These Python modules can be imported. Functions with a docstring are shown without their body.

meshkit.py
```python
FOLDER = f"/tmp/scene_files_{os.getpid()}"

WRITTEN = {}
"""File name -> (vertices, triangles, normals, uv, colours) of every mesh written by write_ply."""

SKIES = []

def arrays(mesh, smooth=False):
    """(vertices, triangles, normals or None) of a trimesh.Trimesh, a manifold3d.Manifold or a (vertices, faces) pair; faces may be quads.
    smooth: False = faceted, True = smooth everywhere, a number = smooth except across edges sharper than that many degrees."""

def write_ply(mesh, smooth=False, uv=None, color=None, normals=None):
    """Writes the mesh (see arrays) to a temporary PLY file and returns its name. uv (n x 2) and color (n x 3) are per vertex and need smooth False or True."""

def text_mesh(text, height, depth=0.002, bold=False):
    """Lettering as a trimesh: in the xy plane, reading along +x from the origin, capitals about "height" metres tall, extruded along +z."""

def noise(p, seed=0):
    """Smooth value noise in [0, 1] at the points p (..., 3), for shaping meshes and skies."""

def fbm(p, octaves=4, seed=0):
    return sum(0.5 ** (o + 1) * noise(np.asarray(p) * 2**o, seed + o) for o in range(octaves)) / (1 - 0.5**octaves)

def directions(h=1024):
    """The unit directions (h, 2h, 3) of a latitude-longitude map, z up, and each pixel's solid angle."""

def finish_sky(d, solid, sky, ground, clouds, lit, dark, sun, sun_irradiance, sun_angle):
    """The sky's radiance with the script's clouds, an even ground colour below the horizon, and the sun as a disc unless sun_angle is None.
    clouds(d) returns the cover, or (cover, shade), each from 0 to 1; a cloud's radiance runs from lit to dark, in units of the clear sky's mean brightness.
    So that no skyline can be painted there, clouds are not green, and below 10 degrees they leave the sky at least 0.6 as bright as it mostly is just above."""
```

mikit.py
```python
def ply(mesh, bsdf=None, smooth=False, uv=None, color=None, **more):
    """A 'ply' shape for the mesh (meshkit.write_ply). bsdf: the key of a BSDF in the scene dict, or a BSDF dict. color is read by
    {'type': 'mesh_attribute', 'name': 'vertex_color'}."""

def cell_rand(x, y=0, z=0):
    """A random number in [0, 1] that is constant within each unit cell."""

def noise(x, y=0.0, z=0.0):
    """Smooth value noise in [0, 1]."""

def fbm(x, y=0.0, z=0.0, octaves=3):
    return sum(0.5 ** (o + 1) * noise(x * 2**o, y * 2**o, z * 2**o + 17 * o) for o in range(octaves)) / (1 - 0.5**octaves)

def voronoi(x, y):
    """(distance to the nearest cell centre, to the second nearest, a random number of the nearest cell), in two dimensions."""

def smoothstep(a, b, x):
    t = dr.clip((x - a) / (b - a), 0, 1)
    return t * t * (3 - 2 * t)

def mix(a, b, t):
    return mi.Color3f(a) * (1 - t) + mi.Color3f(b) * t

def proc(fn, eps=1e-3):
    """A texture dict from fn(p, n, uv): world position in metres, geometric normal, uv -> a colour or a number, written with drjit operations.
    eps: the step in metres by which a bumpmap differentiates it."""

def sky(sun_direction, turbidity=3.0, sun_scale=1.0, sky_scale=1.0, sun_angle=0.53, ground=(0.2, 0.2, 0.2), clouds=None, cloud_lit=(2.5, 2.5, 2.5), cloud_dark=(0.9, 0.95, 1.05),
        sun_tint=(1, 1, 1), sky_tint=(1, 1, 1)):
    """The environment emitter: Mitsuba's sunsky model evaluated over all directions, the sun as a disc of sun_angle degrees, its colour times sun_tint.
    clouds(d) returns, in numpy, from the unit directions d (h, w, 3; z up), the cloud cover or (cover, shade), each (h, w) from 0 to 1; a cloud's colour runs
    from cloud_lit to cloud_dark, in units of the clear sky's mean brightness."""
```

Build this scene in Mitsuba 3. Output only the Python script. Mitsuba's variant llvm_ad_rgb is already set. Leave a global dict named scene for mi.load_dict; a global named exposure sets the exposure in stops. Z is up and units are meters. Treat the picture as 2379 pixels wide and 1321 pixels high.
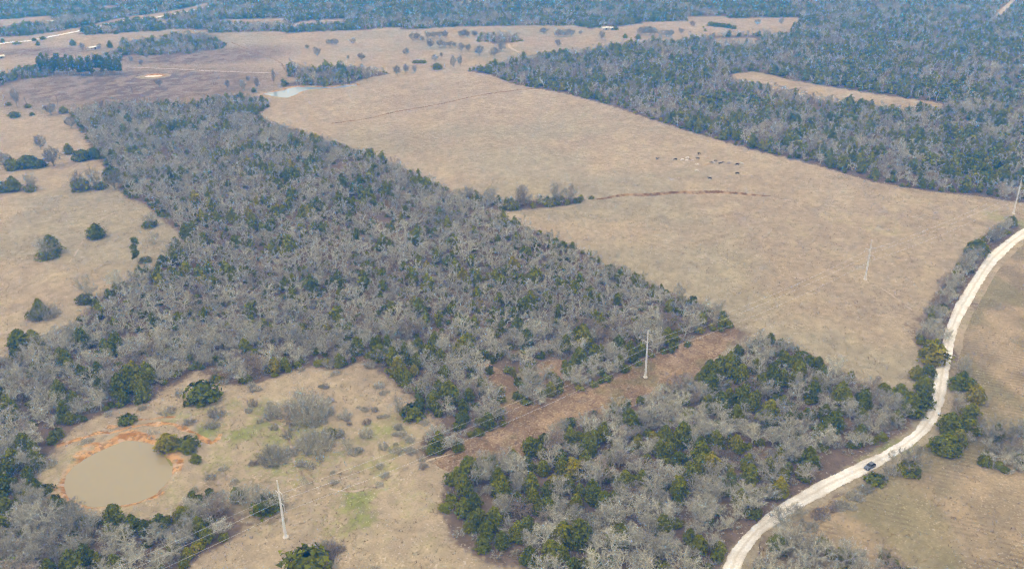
import math, json
import numpy as np, trimesh, shapely
from shapely.geometry import Polygon, LineString
import drjit as dr, mitsuba as mi, mikit, meshkit, manifold3d
from mikit import noise, fbm, voronoi, smoothstep, mix, cell_rand

scene, labels = {}, {}
T4 = mi.ScalarTransform4f
rnd = np.random.default_rng(11)

# ------------------------------------------------------------------ camera, sky, air
PITCH, ROLL, CAM_Z = 0.42729, -0.01416, 185.43
cp, sp, cr, sr = math.cos(PITCH), math.sin(PITCH), math.cos(ROLL), math.sin(ROLL)
right0, up0, fwd = np.array([1, 0, 0.0]), np.array([0, sp, cp]), np.array([0, cp, -sp])
cam_up = cr * up0 - sr * right0
eye = np.array([0, 0, CAM_Z])
scene['camera'] = {'type': 'perspective', 'fov': 2 * math.degrees(math.atan(1189.5 / 1996.0)), 'fov_axis': 'x', 'near_clip': 1.0, 'far_clip': 20000.0,
                   'to_world': T4().look_at(origin=eye.tolist(), target=(eye + fwd).tolist(), up=cam_up.tolist()),
                   'medium': {'type': 'ref', 'id': 'air'}}
scene['sky'] = mikit.sky([-0.45, -0.25, 0.86], turbidity=3, sun_scale=0.16, sun_angle=14, sky_scale=1.0, ground=(0.22, 0.2, 0.17),
                         clouds=lambda d: 1.0, cloud_lit=(2.46, 2.5, 2.60), cloud_dark=(0.9, 0.95, 1.05))
exposure = 2.28
# the air scatters blue more than red, as clean winter air does
scene['air'] = {'type': 'homogeneous', 'albedo': {'type': 'rgb', 'value': list((0.92, 0.95, 0.97))}, 'sigma_t': {'type': 'rgb', 'value': list((4e-06, 0.000185, 0.0006))}}

D = json.loads(r'''{
"woods": [["A",[[-404.3,791.8],[-345.1,696.0],[-306.6,632.8],[-269.1,574.0],[-260.4,559.6],[-241.8,545.4],[-215.8,510.5],[-200.6,492.5],[-190.1,474.3],[-162.0,447.0],
[-134.2,414.8],[-103.4,377.9],[-76.3,342.8],[-65.0,332.6],[-52.5,315.9],[-43.0,304.2],[-33.1,290.9],[-25.5,278.5],[-19.3,270.6],[-11.1,270.4],[-5.1,277.4],[-4.7,290.1],
[-7.2,303.2],[-14.0,323.5],[-15.1,331.1],[-12.2,333.4],[-9.8,327.2],[-7.5,322.6],[-2.3,314.5],[4.1,315.0],[9.8,322.9],[13.8,330.3],[22.6,328.5],[22.2,311.0],[24.2,303.4],
[27.7,302.2],[37.0,307.1],[47.0,316.0],[57.4,324.5],[70.3,334.1],[83.9,344.6],[100.4,356.9],[101.3,362.2],[94.3,375.4],[83.6,385.5],[73.4,399.7],[61.2,415.3],[46.7,434.5],
[39.0,449.0],[28.2,463.9],[14.3,484.0],[0.7,497.1],[-24.5,534.4],[-43.2,562.0],[-61.7,589.1],[-93.2,631.3],[-125.0,666.4],[-150.7,693.6],[-182.7,726.1],[-217.6,761.3],
[-239.0,805.7],[-233.4,826.8],[-241.9,853.7],[-272.2,873.5],[-301.5,869.4],[-302.7,846.1],[-331.1,842.2],[-360.7,853.6],[-375.2,846.9],[-401.1,842.9],[-419.4,818.5]],
[],6.2,0.1],["island",[[-0.5,299.7],[0.3,293.2],[3.7,289.9],[11.4,291.3],[18.6,296.9],[19.9,302.5],[17.6,311.1],[10.5,315.5],[4.0,309.7]],[],6.0,0.1],
["clump",[[-33.5,265.9],[-32.2,260.0],[-27.4,258.3],[-20.5,261.5],[-18.0,266.9],[-22.0,274.1],[-30.1,274.3]],[],6.0,0.15],["B",[[-188.9,470.8],[-188.5,443.0],
[-196.2,434.8],[-204.1,418.9],[-209.2,398.7],[-209.9,380.4],[-207.8,371.0],[-213.0,364.4],[-213.9,353.6],[-216.2,342.1],[-227.1,333.4],[-238.0,329.1],[-159.3,186.4],
[-108.3,185.4],[-107.7,200.4],[-100.5,205.0],[-99.5,208.8],[-94.8,212.6],[-90.3,215.9],[-89.4,218.9],[-96.4,227.9],[-105.0,237.0],[-110.1,234.8],[-109.3,228.1],
[-115.4,221.5],[-125.8,223.2],[-134.7,224.8],[-143.6,227.8],[-149.3,230.8],[-160.7,239.4],[-167.5,249.6],[-171.7,256.0],[-172.0,263.3],[-173.4,271.6],[-171.6,279.2],
[-167.8,286.6],[-162.4,292.7],[-148.8,298.0],[-147.5,306.3],[-140.6,314.7],[-138.9,327.8],[-131.7,321.0],[-125.2,314.3],[-110.5,311.1],[-100.2,318.6],[-89.5,327.2],
[-74.7,323.0],[-65.2,334.2],[-76.5,344.1],[-103.7,379.4],[-134.6,416.5],[-162.4,448.2]],[],6.2,0.06],["C",[[-2.4,251.5],[7.2,263.6],[17.2,272.5],[40.0,286.8],[52.9,294.0],
[74.8,308.8],[94.8,324.9],[109.6,338.6],[116.1,340.8],[124.8,331.4],[134.7,316.0],[142.1,301.8],[147.4,288.7],[152.6,279.3],[147.0,272.4],[137.1,264.8],[123.2,255.5],
[103.2,240.7],[90.4,232.4],[81.5,224.9],[71.9,216.3],[62.8,206.5],[57.8,196.8],[50.4,179.3],[-0.1,180.2],[3.6,199.5],[2.2,205.2],[-2.8,202.0],[-7.3,203.9],[-13.2,209.4],
[-18.9,214.6],[-23.0,229.3],[-21.7,242.1],[-19.2,248.9],[-13.1,253.0]],[],6.2,0.12],["R",[[-45.7,1000.1],[-20.6,977.7],[7.8,920.7],[51.4,880.7],[97.2,817.1],[128.9,757.0],
[151.9,717.5],[190.8,656.2],[226.9,612.2],[254.5,569.4],[279.3,551.2],[303.3,541.1],[330.4,523.3],[348.7,498.2],[359.5,490.1],[1192.3,1810.3],[622.1,1892.2],
[456.8,1390.7],[423.5,1304.3],[362.2,1242.4],[287.6,1233.4],[257.1,1201.4],[236.3,1184.7],[182.8,1175.0],[122.0,1141.8],[36.2,1084.5]],[[[244.2,960.7],[274.4,976.1],
[287.8,955.0],[301.8,922.8],[336.6,878.2],[367.4,845.4],[410.0,804.6],[395.7,773.8],[360.1,777.7],[328.1,797.1],[298.3,828.5],[277.1,855.4],[262.8,881.2],[237.6,913.7]],
[[281.3,1218.3],[344.2,1220.2],[332.4,1165.3],[272.2,1163.5]],[[378.7,1291.1],[412.2,1287.8],[392.8,1223.6],[361.6,1218.6]],[[768.7,1408.6],[872.8,1566.2],[907.0,1601.8],
[890.4,1564.0],[821.5,1462.9],[760.6,1373.5]]],7.2,0.28],["T",[[-1383.1,2180.1],[622.1,1892.2],[464.5,1415.5],[354.2,1411.8],[310.0,1396.2],[279.7,1379.5],[214.0,1386.3],
[197.5,1363.9],[141.4,1332.3],[121.4,1325.3],[104.3,1354.4],[12.5,1363.7],[-66.6,1362.3],[-157.0,1343.7],[-172.3,1363.5],[-253.2,1335.2],[-328.5,1324.9],[-352.6,1344.8],
[-402.4,1336.4],[-446.3,1331.8],[-466.2,1374.1],[-521.3,1379.5],[-536.8,1358.2],[-577.6,1353.2],[-631.8,1327.8],[-655.0,1365.1],[-641.9,1410.2],[-626.5,1458.1],
[-593.0,1496.5],[-576.5,1533.2],[-558.9,1577.6],[-542.1,1650.3],[-583.7,1744.0],[-589.4,1668.9],[-607.1,1619.6],[-623.8,1578.9],[-658.2,1536.4],[-671.0,1478.2],
[-678.5,1418.7],[-697.3,1369.2],[-718.8,1331.7],[-757.8,1322.6],[-815.1,1248.2]],[[[-882.2,1527.0],[-833.8,1532.9],[-766.0,1403.5],[-812.2,1398.7]],[[-843.8,1545.1],
[-802.4,1575.0],[-743.5,1459.9],[-786.3,1454.1]],[[-479.8,1484.5],[-373.5,1494.8],[-353.7,1410.3],[-457.5,1411.0]],[[-343.2,1449.3],[-271.3,1478.5],[-256.2,1390.8],
[-339.1,1370.8]],[[-766.3,1703.1],[-747.8,1721.5],[-710.9,1637.7],[-730.1,1627.3]],[[-101.8,1699.2],[-55.7,1707.7],[-53.7,1638.6],[-94.1,1630.3]],[[143.3,1683.1],
[179.8,1692.7],[172.8,1624.8],[139.3,1615.6]],[[283.5,1435.0],[356.0,1448.4],[345.0,1387.5],[278.8,1374.7]],[[-591.5,1496.3],[-567.6,1510.1],[-541.1,1439.2],
[-566.1,1431.8]]],7.6,0.38],["P1",[[-519.7,1172.6],[-541.0,1239.1],[-519.0,1252.4],[-488.7,1261.4],[-498.6,1315.3],[-452.5,1311.0],[-394.1,1226.1],[-386.0,1185.5],
[-416.6,1147.2],[-469.4,1138.5],[-502.6,1144.5]],[],7.0,0.25],["P2",[[-266.6,1052.5],[-238.6,1028.1],[-221.3,1000.2],[-219.0,1026.6],[-185.1,1029.5],[-161.5,1014.2],
[-147.1,999.9],[-137.3,988.8],[-153.4,974.9],[-167.0,954.0],[-170.3,930.9],[-194.0,921.2],[-221.9,923.2],[-240.0,922.2],[-245.6,936.1],[-231.7,946.8],[-233.3,975.8],
[-248.2,981.8]],[],7.0,0.15],["P3",[[-41.9,1240.3],[-31.4,1255.1],[11.3,1251.2],[18.0,1211.8],[5.0,1201.7],[-18.5,1200.1],[-41.0,1209.6]],[],6.5,0.1],
["P4",[[-565.0,928.8],[-558.4,951.0],[-559.5,989.4],[-535.4,995.1],[-529.0,1007.4],[-558.2,1041.4],[-582.7,1054.3],[-580.3,1029.5],[-579.8,990.8],[-584.8,964.5]],
[],7.0,0.35],["P5",[[-542.8,1103.6],[-502.7,1138.0],[-486.8,1099.2],[-526.1,1078.4]],[],7.0,0.1],["E",[[80.4,208.6],[88.1,212.0],[92.1,207.6],[99.8,202.9],[110.2,202.7],
[117.5,198.5],[115.0,181.3],[64.8,179.0],[70.9,195.5]],[],7.0,0.08],["H",[[302.5,486.4],[301.7,479.1],[283.5,460.2],[264.3,441.9],[246.0,418.5],[227.1,393.4],
[215.1,377.3],[204.1,359.0],[190.7,336.2],[183.1,325.4],[179.6,326.7],[183.7,340.4],[197.1,361.5],[211.8,384.8],[226.7,405.1],[246.7,430.2],[265.6,451.5],[286.1,474.7]],
[],4.6,0.12],["K",[[-35.0,552.4],[-25.2,554.7],[-10.5,539.8],[15.2,540.5],[41.1,544.6],[47.0,539.1],[37.5,532.6],[17.6,526.7],[0.8,522.4],[-13.0,523.8],[-24.5,534.4]],
[],6.0,0.12],["G",[[164.2,269.4],[170.0,272.1],[174.5,265.0],[190.3,267.9],[206.8,268.4],[188.7,237.8],[175.0,240.0],[169.7,243.8],[165.7,247.6],[164.6,254.0],
[158.7,255.9]],[],6.2,0.15]],
"evergreens": [[-313.2,719.3,9.3],[-283.3,750.4,11.7],[-254.3,730.4,9.5],[-253.2,805.7,12.5],[-205.6,673.4,8.8],[-186.4,665.5,12.3],[-169.2,680.8,10.8],[-151.4,628.8,8.3],
[-185.8,611.0,9.7],[-163.3,596.6,11.2],[-164.3,575.0,6.1],[-223.7,653.1,6.8],[-146.4,562.2,7.5],[-127.9,516.0,8.4],[-150.6,519.1,7.0],[-108.7,531.6,8.6],[-99.1,542.1,7.3],
[-99.1,581.8,6.2],[-84.4,562.0,6.0],[-127.9,573.4,6.1],[-154.1,490.6,5.3],[-156.8,462.9,5.0],[-119.3,487.3,6.6],[-133.2,458.4,7.6],[-158.6,420.1,4.6],[-109.5,406.0,5.7],
[-92.7,412.3,4.6],[-52.3,415.9,9.4],[-53.9,409.5,5.7],[-20.2,409.8,4.6],[0.2,417.2,7.0],[6.8,407.4,5.7],[-12.9,385.9,6.6],[10.4,376.8,5.4],[31.8,380.9,5.4],
[-37.3,369.0,5.3],[-20.5,360.7,4.1],[-4.3,369.2,4.2],[17.8,353.9,5.1],[30.9,342.8,7.0],[33.6,329.1,4.8],[25.6,322.8,3.8],[-59.6,334.6,5.8],[-49.0,325.6,6.7],
[-36.9,337.9,5.9],[-25.2,334.7,4.9],[-10.0,339.3,3.9],[-7.8,320.0,3.7],[-2.3,312.7,3.7],[49.6,336.4,4.9],[31.1,300.6,4.5],[42.9,311.5,3.7],[63.8,329.3,3.9],
[76.5,336.7,3.9],[-45.8,312.9,4.6],[-30.2,298.0,5.3],[-14.2,286.3,6.9],[-8.9,273.8,4.1],[-18.9,279.9,4.2],[1.1,290.2,2.6],[14.9,293.7,3.5],[-31.7,458.2,5.0],
[-71.6,460.4,4.5],[-223.0,598.7,5.7],[-238.6,581.1,4.6],[-244.8,542.1,5.8],[-274.7,573.1,4.5],[-200.1,487.2,3.9],[90.4,357.2,4.1],[-165.0,418.5,8.2],[-149.3,419.8,4.6],
[-169.5,352.2,4.0],[-196.2,336.8,3.9],[-182.6,345.5,2.9],[-176.0,316.5,4.6],[-161.6,308.2,5.4],[-151.8,301.2,5.3],[-172.0,295.3,5.2],[-176.3,286.1,5.1],[-174.8,275.7,5.0],
[-172.3,284.6,3.4],[-176.3,256.1,3.9],[-172.6,243.0,4.5],[-164.2,235.3,5.1],[-153.0,230.2,2.9],[-123.5,220.8,5.6],[-114.3,222.2,4.9],[-98.8,217.4,2.8],[-89.7,214.7,3.4],
[-125.7,209.5,4.7],[-133.8,200.8,3.9],[-162.3,217.8,2.8],[-101.2,208.1,3.4],[-80.8,325.8,3.8],[-100.9,323.7,2.8],[-196.0,288.2,3.4],[-209.9,322.0,3.7],[79.7,306.6,7.4],
[92.0,313.3,7.5],[98.8,304.5,5.5],[88.8,331.3,4.9],[106.7,301.0,5.4],[113.9,307.6,5.5],[127.8,311.7,4.6],[111.7,288.7,4.4],[90.4,285.3,5.2],[99.6,276.1,5.1],
[121.2,302.4,3.6],[129.4,286.0,3.5],[135.5,279.8,3.4],[18.6,269.5,4.9],[27.8,263.0,5.7],[39.4,267.7,3.3],[8.5,256.2,4.7],[22.0,249.4,6.2],[15.5,242.2,6.1],
[31.0,248.1,4.6],[45.1,262.6,5.7],[58.3,265.7,4.9],[34.1,236.1,4.5],[22.3,234.0,4.4],[12.2,235.5,3.0],[24.7,227.9,3.6],[44.4,236.5,3.7],[46.9,253.5,3.9],[61.1,255.0,4.7],
[77.9,260.6,4.0],[82.9,243.8,5.4],[77.7,235.1,4.5],[67.2,247.3,4.6],[57.1,233.9,3.7],[94.0,246.0,5.4],[80.6,229.5,2.9],[-2.4,211.4,4.1],[2.9,206.3,5.4],[12.3,210.0,5.5],
[13.3,202.4,5.3],[-2.4,202.4,3.3],[17.0,199.7,3.9],[7.5,226.1,3.6],[-17.0,236.8,2.2],[-20.8,225.8,2.1],[-13.5,219.3,2.1],[-6.6,223.3,2.1],[35.1,209.7,2.7],
[47.1,217.4,2.8],[53.5,207.4,2.7],[31.3,200.4,2.6],[121.0,271.4,3.3],[83.4,277.3,4.2],[78.4,284.3,3.4],[159.2,254.5,5.6],[334.8,939.3,20.5],[358.8,902.9,19.7],
[427.0,982.7,21.5],[462.2,823.6,18.2],[374.5,626.9,17.6],[366.9,671.1,14.9],[418.8,1038.6,22.7],[214.6,826.8,11.0],[150.1,952.8,20.5],[99.7,922.2,14.6],[75.1,901.6,14.3],
[30.6,915.8,14.4],[-30.4,981.0,10.1],[261.7,1224.0,12.8],[117.7,883.1,11.6],[424.1,877.6,14.3],[517.5,1030.7,22.7],[182.8,724.6,7.7]],
"solo": [["bare",-390.4,755.7,9.7,9.7,"small bare grey tree standing off the far west corner of the long wood"],
["bare",-383.0,686.1,9.58,11.02,"lone dark bare tree on tan grass, north of the ragged thickets at the left edge"],
["cedar",-352.6,670.6,7.39,8.87,"small lone evergreen just left of the wide evergreen thicket in the tan field"],
["bush",-334.5,652.7,11.17,8.37,"left half of the wide evergreen thicket in the far west field"],
["bush",-327.0,657.1,10.58,7.93,"right half of the wide evergreen thicket in the far west field"],
["bare",-382.7,632.0,10.82,11.9,"bare grey tree at the left picture edge, behind the upper thicket row"],
["bush",-375.5,628.3,9.5,8.55,"dark evergreen bush in the upper thicket row, nearest the left edge"],
["bush",-366.9,635.7,14.41,8.64,"low spreading evergreen shrub in the middle of the upper thicket row"],
["bush",-358.5,635.3,9.6,5.76,"low evergreen shrub touching the bare tree that ends the upper thicket row"],
["bare",-348.6,637.1,13.49,13.49,"grey bare tree with ivy-dark base at the right end of the upper thicket row"],
["bush",-354.2,575.9,10.28,8.23,"dark bush at the left end of the lower thicket row"],
["cedar",-348.4,577.6,10.61,10.61,"rounded evergreen in the lower thicket row at the left edge"],
["bare",-336.9,579.9,11.25,12.93,"crooked bare tree at the right end of the lower left thicket row"],
["bush",-335.6,576.0,8.83,5.3,"low evergreen growing under the crooked bare tree of the lower thicket row"],
["bush",-300.2,576.4,12.4,9.3,"dark evergreen bush under bare boughs, west of the leaning tree"],
["bare",-303.5,578.4,13.32,13.32,"bare tree with dark twisted boughs over an evergreen bush, below the wide thicket"],
["bare",-292.1,579.8,13.36,17.37,"tall leaning bare tree with curved dark trunk in the far west field"],
["bush",-288.4,579.7,9.5,5.7,"low evergreen bush at the foot of the tall leaning bare tree"],
["bare",-276.4,577.2,14.21,14.21,"pale bare tree against dark evergreens at the west edge of the long wood"],
["cedar",-288.2,599.6,12.23,11.01,"dark evergreen pressed against the west edge of the long wood behind a pale tree"],
["snag",-501.7,854.9,3.72,11.92,"thin bare snag at the far left edge above the fence line bushes"],
["bare",-485.3,846.3,8.21,15.6,"thin clump of tall bare stems, second group from the far left edge"],
["snag",-474.2,843.7,3.69,11.06,"leaning thin bare stem right of the tall stem clump, far left"],
["bush",-497.1,852.7,4.96,2.97,"tiny dark bush at the foot of the thin snag, far left"],
["bush",-471.9,841.7,5.72,3.43,"tiny dark bush at the foot of the leaning stem, far left"],
["bush",-464.3,800.4,9.38,5.16,"low dark bush on the far west fence line, nearest the left edge"],
["bush",-451.3,808.2,4.34,2.6,"small round bush between two larger bushes on the far west fence line"],
["bare",-433.3,808.8,11.86,10.08,"grey bare bush on the fence line left of a round dark evergreen"],
["cedar",-424.9,815.3,7.97,6.77,"round dark evergreen on the fence line at the far west corner of the wood"],
["snag",-447.4,851.4,3.31,9.93,"single leafless stem rising from the mauve field, left of the wood corner"],
["snag",-393.7,902.2,3.5,8.06,"dead trunk standing alone on the mauve field below the pale dam pond"],
["bare",-377.0,933.9,8.14,7.33,"dark spreading bare tree just below the pale dam pond"],
["bare",-466.7,1082.6,6.18,8.04,"left of three small bare trees behind the pale dam pond"],
["bare",-446.6,1063.6,6.09,7.31,"middle one of three small bare trees behind the pale dam pond"],
["bare",-460.1,1115.5,4.77,6.2,"farthest of three small bare trees behind the pale dam pond"],
["snag",-305.7,917.8,3.13,4.7,"stubby dead stem at the left end of the creek-side bare trees"],
["bare",-298.3,917.3,5.37,9.13,"slim bare tree second from left beside the creek"],["bare",-280.1,909.5,6.67,10.67,"fan-shaped bare tree left of the blue pond"],
["bare",-287.0,953.0,4.64,6.49,"small bare tree behind the fan-shaped bare tree by the creek"],
["bare",-267.2,917.4,5.83,11.07,"tall bare tree with clean trunk nearest the blue pond inlet"],
["bare",-254.7,939.1,5.04,15.13,"tallest narrow bare tree on the open slope left of the blue pond"],
["cedar",-266.2,900.0,5.29,4.76,"small dark evergreen beside the blue pond inlet"],["cedar",-242.7,931.4,4.55,3.64,"round evergreen on the north bank of the blue pond"],
["cedar",-606.2,1229.9,9.2,8.28,"round blue-green tree alone in the far left meadow"],
["cedar",-657.0,1234.3,5.75,6.32,"small round tree left of the round blue-green tree, near the highway"],
["cedar",-723.6,1266.9,5.86,5.86,"round tree beside the highway at the far left edge"],
["bare",-570.2,1180.3,8.32,9.98,"bare tree left of the pale roofed building in the far left meadow"],
["bare",-553.1,1192.8,6.73,7.4,"bare tree right of the pale roofed building in the far left meadow"],
["cedar",-544.7,1206.3,7.94,9.52,"dark tree right of the pale roofed building, nearest the far thicket"],
["cedar",-590.5,1336.8,7.47,5.23,"dark round bush on the far meadow near the highway bend"],
["cedar",-694.0,1248.9,11.6,4.06,"long low dark bush on the near verge of the highway, left"],
["cedar",-684.8,1279.1,7.12,4.27,"round dark bush on the near verge of the highway, middle"],
["cedar",-677.9,1290.5,9.58,4.79,"wide low bush on the near verge of the highway, right"],
["bare",-241.8,1107.1,9.08,11.35,"lone oval bare tree at the left of the far pasture"],
["bare",-267.2,1168.4,6.17,5.55,"small pale bare tree above the lone oval bare tree, far pasture"],
["bare",-245.5,1201.9,6.92,7.61,"left of three touching bare trees in the upper far pasture"],
["bare",-240.1,1201.4,6.92,7.61,"middle of three touching bare trees in the upper far pasture"],
["bare",-234.8,1201.0,6.92,7.61,"right of three touching bare trees in the upper far pasture"],
["bare",-212.8,1210.0,8.14,7.73,"round bare tree alone right of the three touching trees, far pasture"],
["bare",-199.5,1088.3,3.69,4.43,"tiny bare tree in the middle of the far pasture"],
["bare",-181.3,1077.8,10.46,7.85,"low spreading bare tree in the middle of the far pasture"],
["bare",-129.6,1110.5,8.64,8.64,"round bare tree alone between the tree rows and the creek, far pasture"],
["bare",-90.2,1064.7,8.33,8.33,"bare tree below the broken tree rows of the far pasture, left of two"],
["bare",-83.6,1091.2,5.33,5.86,"smaller bare tree behind and right of its neighbour, far pasture"],
["bare",-155.7,950.8,8.4,9.24,"bare tree on the pasture side of the creek wood"],
["bare",-125.7,977.9,8.64,10.37,"leftmost of three bare trees at the right end of the creek wood"],
["bare",-117.3,989.9,7.29,9.47,"middle of three bare trees at the right end of the creek wood"],
["bare",-108.0,994.4,5.86,8.2,"rightmost of three bare trees at the right end of the creek wood"],
["bush",-83.8,1013.6,10.95,6.57,"grey-green bush left of the forked white dead tree at the big pasture corner"],
["snag",-74.6,1018.3,7.0,7.7,"forked pale dead tree at the far corner of the big pasture"],
["bare",-65.2,1020.3,7.02,14.04,"tall thin bare tree right of the pale dead tree, big pasture corner"],
["bare",-57.5,1027.9,6.06,12.12,"tall thin bare tree nearest the forest tip, big pasture corner"],
["bare",-18.2,1092.0,11.78,11.19,"wide bare tree at the right end of the lower far pasture row"],
["bare",-9.3,1129.6,12.72,13.99,"large round bluish bare tree below the dense far grove"],
["bare",-36.8,1102.9,12.96,11.66,"broad bare tree second from the right end of the lower far row"],
["bare",-61.6,1134.0,9.4,10.34,"dark upright bare tree left of a paler pair, lower far row"],
["bare",-52.1,1133.2,8.3,9.12,"pale round bare tree between a dark tree and a broad tree, lower far row"],
["bare",50.7,1276.0,12.45,8.71,"low wide bare tree right of the dense far grove"],
["bare",103.3,1266.9,6.82,5.46,"small bare bush right of the clump of four, far right pasture"],
["bare",128.9,1220.7,10.2,10.2,"dark bare tree below the white-roofed shed"],["bare",65.1,1164.0,9.15,8.23,"bare tree alone below the clump of four, far right pasture"],
["cedar",157.5,1304.0,7.68,6.91,"round tree touching the right end of the white-roofed shed"],
["cedar",161.6,1225.5,7.25,6.16,"left of two round dark evergreens near the forest edge"],
["cedar",178.2,1216.2,8.4,6.72,"right of two round dark evergreens near the forest edge"],
["bare",245.2,1257.5,9.33,7.47,"flat-topped bare tree right of the far right tree rows"],
["bare",275.0,1328.1,8.53,7.68,"bare tree near the far field edge beside two dark bushes"],
["cedar",283.9,1278.9,4.44,3.99,"dark round bush alone on the far right field, near one"],
["cedar",288.6,1313.2,3.25,2.93,"dark round bush alone on the far right field, far one"],
["bare",372.7,1327.4,9.91,8.92,"bare tree in the middle of the last pale far field"],["bare",412.3,1341.9,8.7,8.7,"bare tree at the right end of the last pale far field"],
["bare",-28.3,545.0,13.17,9.88,"wide pale bare tree at the left end of the gully tree line"],
["shrub",-17.3,529.8,13.43,6.71,"low grey brush at the foot of the gully tree line, left"],
["bare",-13.0,538.2,10.21,12.25,"thin pale bare tree second in the gully tree line"],
["bush",-0.0,524.9,9.45,7.56,"dark bushy evergreen with grey twigs in the gully tree line, left"],
["bare",7.0,530.5,11.78,14.73,"fan-shaped bare tree in the middle of the gully tree line"],
["snag",16.6,530.1,3.37,8.75,"thin dead stem between the fan-shaped tree and a dark bush, gully line"],
["bush",25.3,531.4,10.13,6.08,"dark evergreen bush under bare trees, right part of gully tree line"],
["bare",30.2,534.6,11.88,14.25,"dark wide bare tree near the right end of the gully line"],
["bare",39.6,535.1,10.2,13.76,"bare tree with a clean stem, last tall tree of the gully line"],
["bush",43.9,535.7,5.67,3.69,"round evergreen bush ending the gully tree line"],
["bush",53.5,542.3,3.73,2.42,"small lone bush right of the gully line, beside the orange cut bank"],
["bare",83.2,387.0,6.92,8.99,"dark upright bare tree beside the long wood, near its south-east corner"],
["bare",98.7,365.5,7.02,10.53,"tall bare tree at the power line corner of the long wood"],
["bare",-265.4,455.2,15.46,12.37,"large round grey tree in the west pasture with dark evergreen at its crown"],
["cedar",-264.6,459.7,10.23,11.25,"dark evergreen rising behind the large round grey tree, west pasture"],
["bush",-263.3,451.9,10.57,5.28,"low dark evergreen skirt under the large round grey tree, west pasture"],
["cedar",-249.4,483.6,10.69,9.09,"lone conical dark green cedar in the middle of the west pasture"],
["bare",-223.6,503.1,11.08,9.97,"round bare tree with green undergrowth, far one of two near the wood edge"],
["bush",-223.8,501.6,8.95,4.47,"evergreen undergrowth beneath the farther round bare tree by the wood edge"],
["bare",-211.0,473.0,9.02,7.67,"round bare tree, near one of two close to the wood edge"],
["pine",-208.5,442.5,8.05,15.3,"tufted evergreen with a bare pale trunk, alone at the pasture edge"],
["bush",-205.3,444.8,6.66,3.33,"low dark bush right of the tufted evergreen with pale trunk"],
["cedar",-193.7,439.5,6.13,6.13,"dark evergreen left of a large pale tree at the west wood tip"],
["bare",-190.4,449.3,13.45,12.78,"large pale grey tree at the northern tip of the west wood"],
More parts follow.
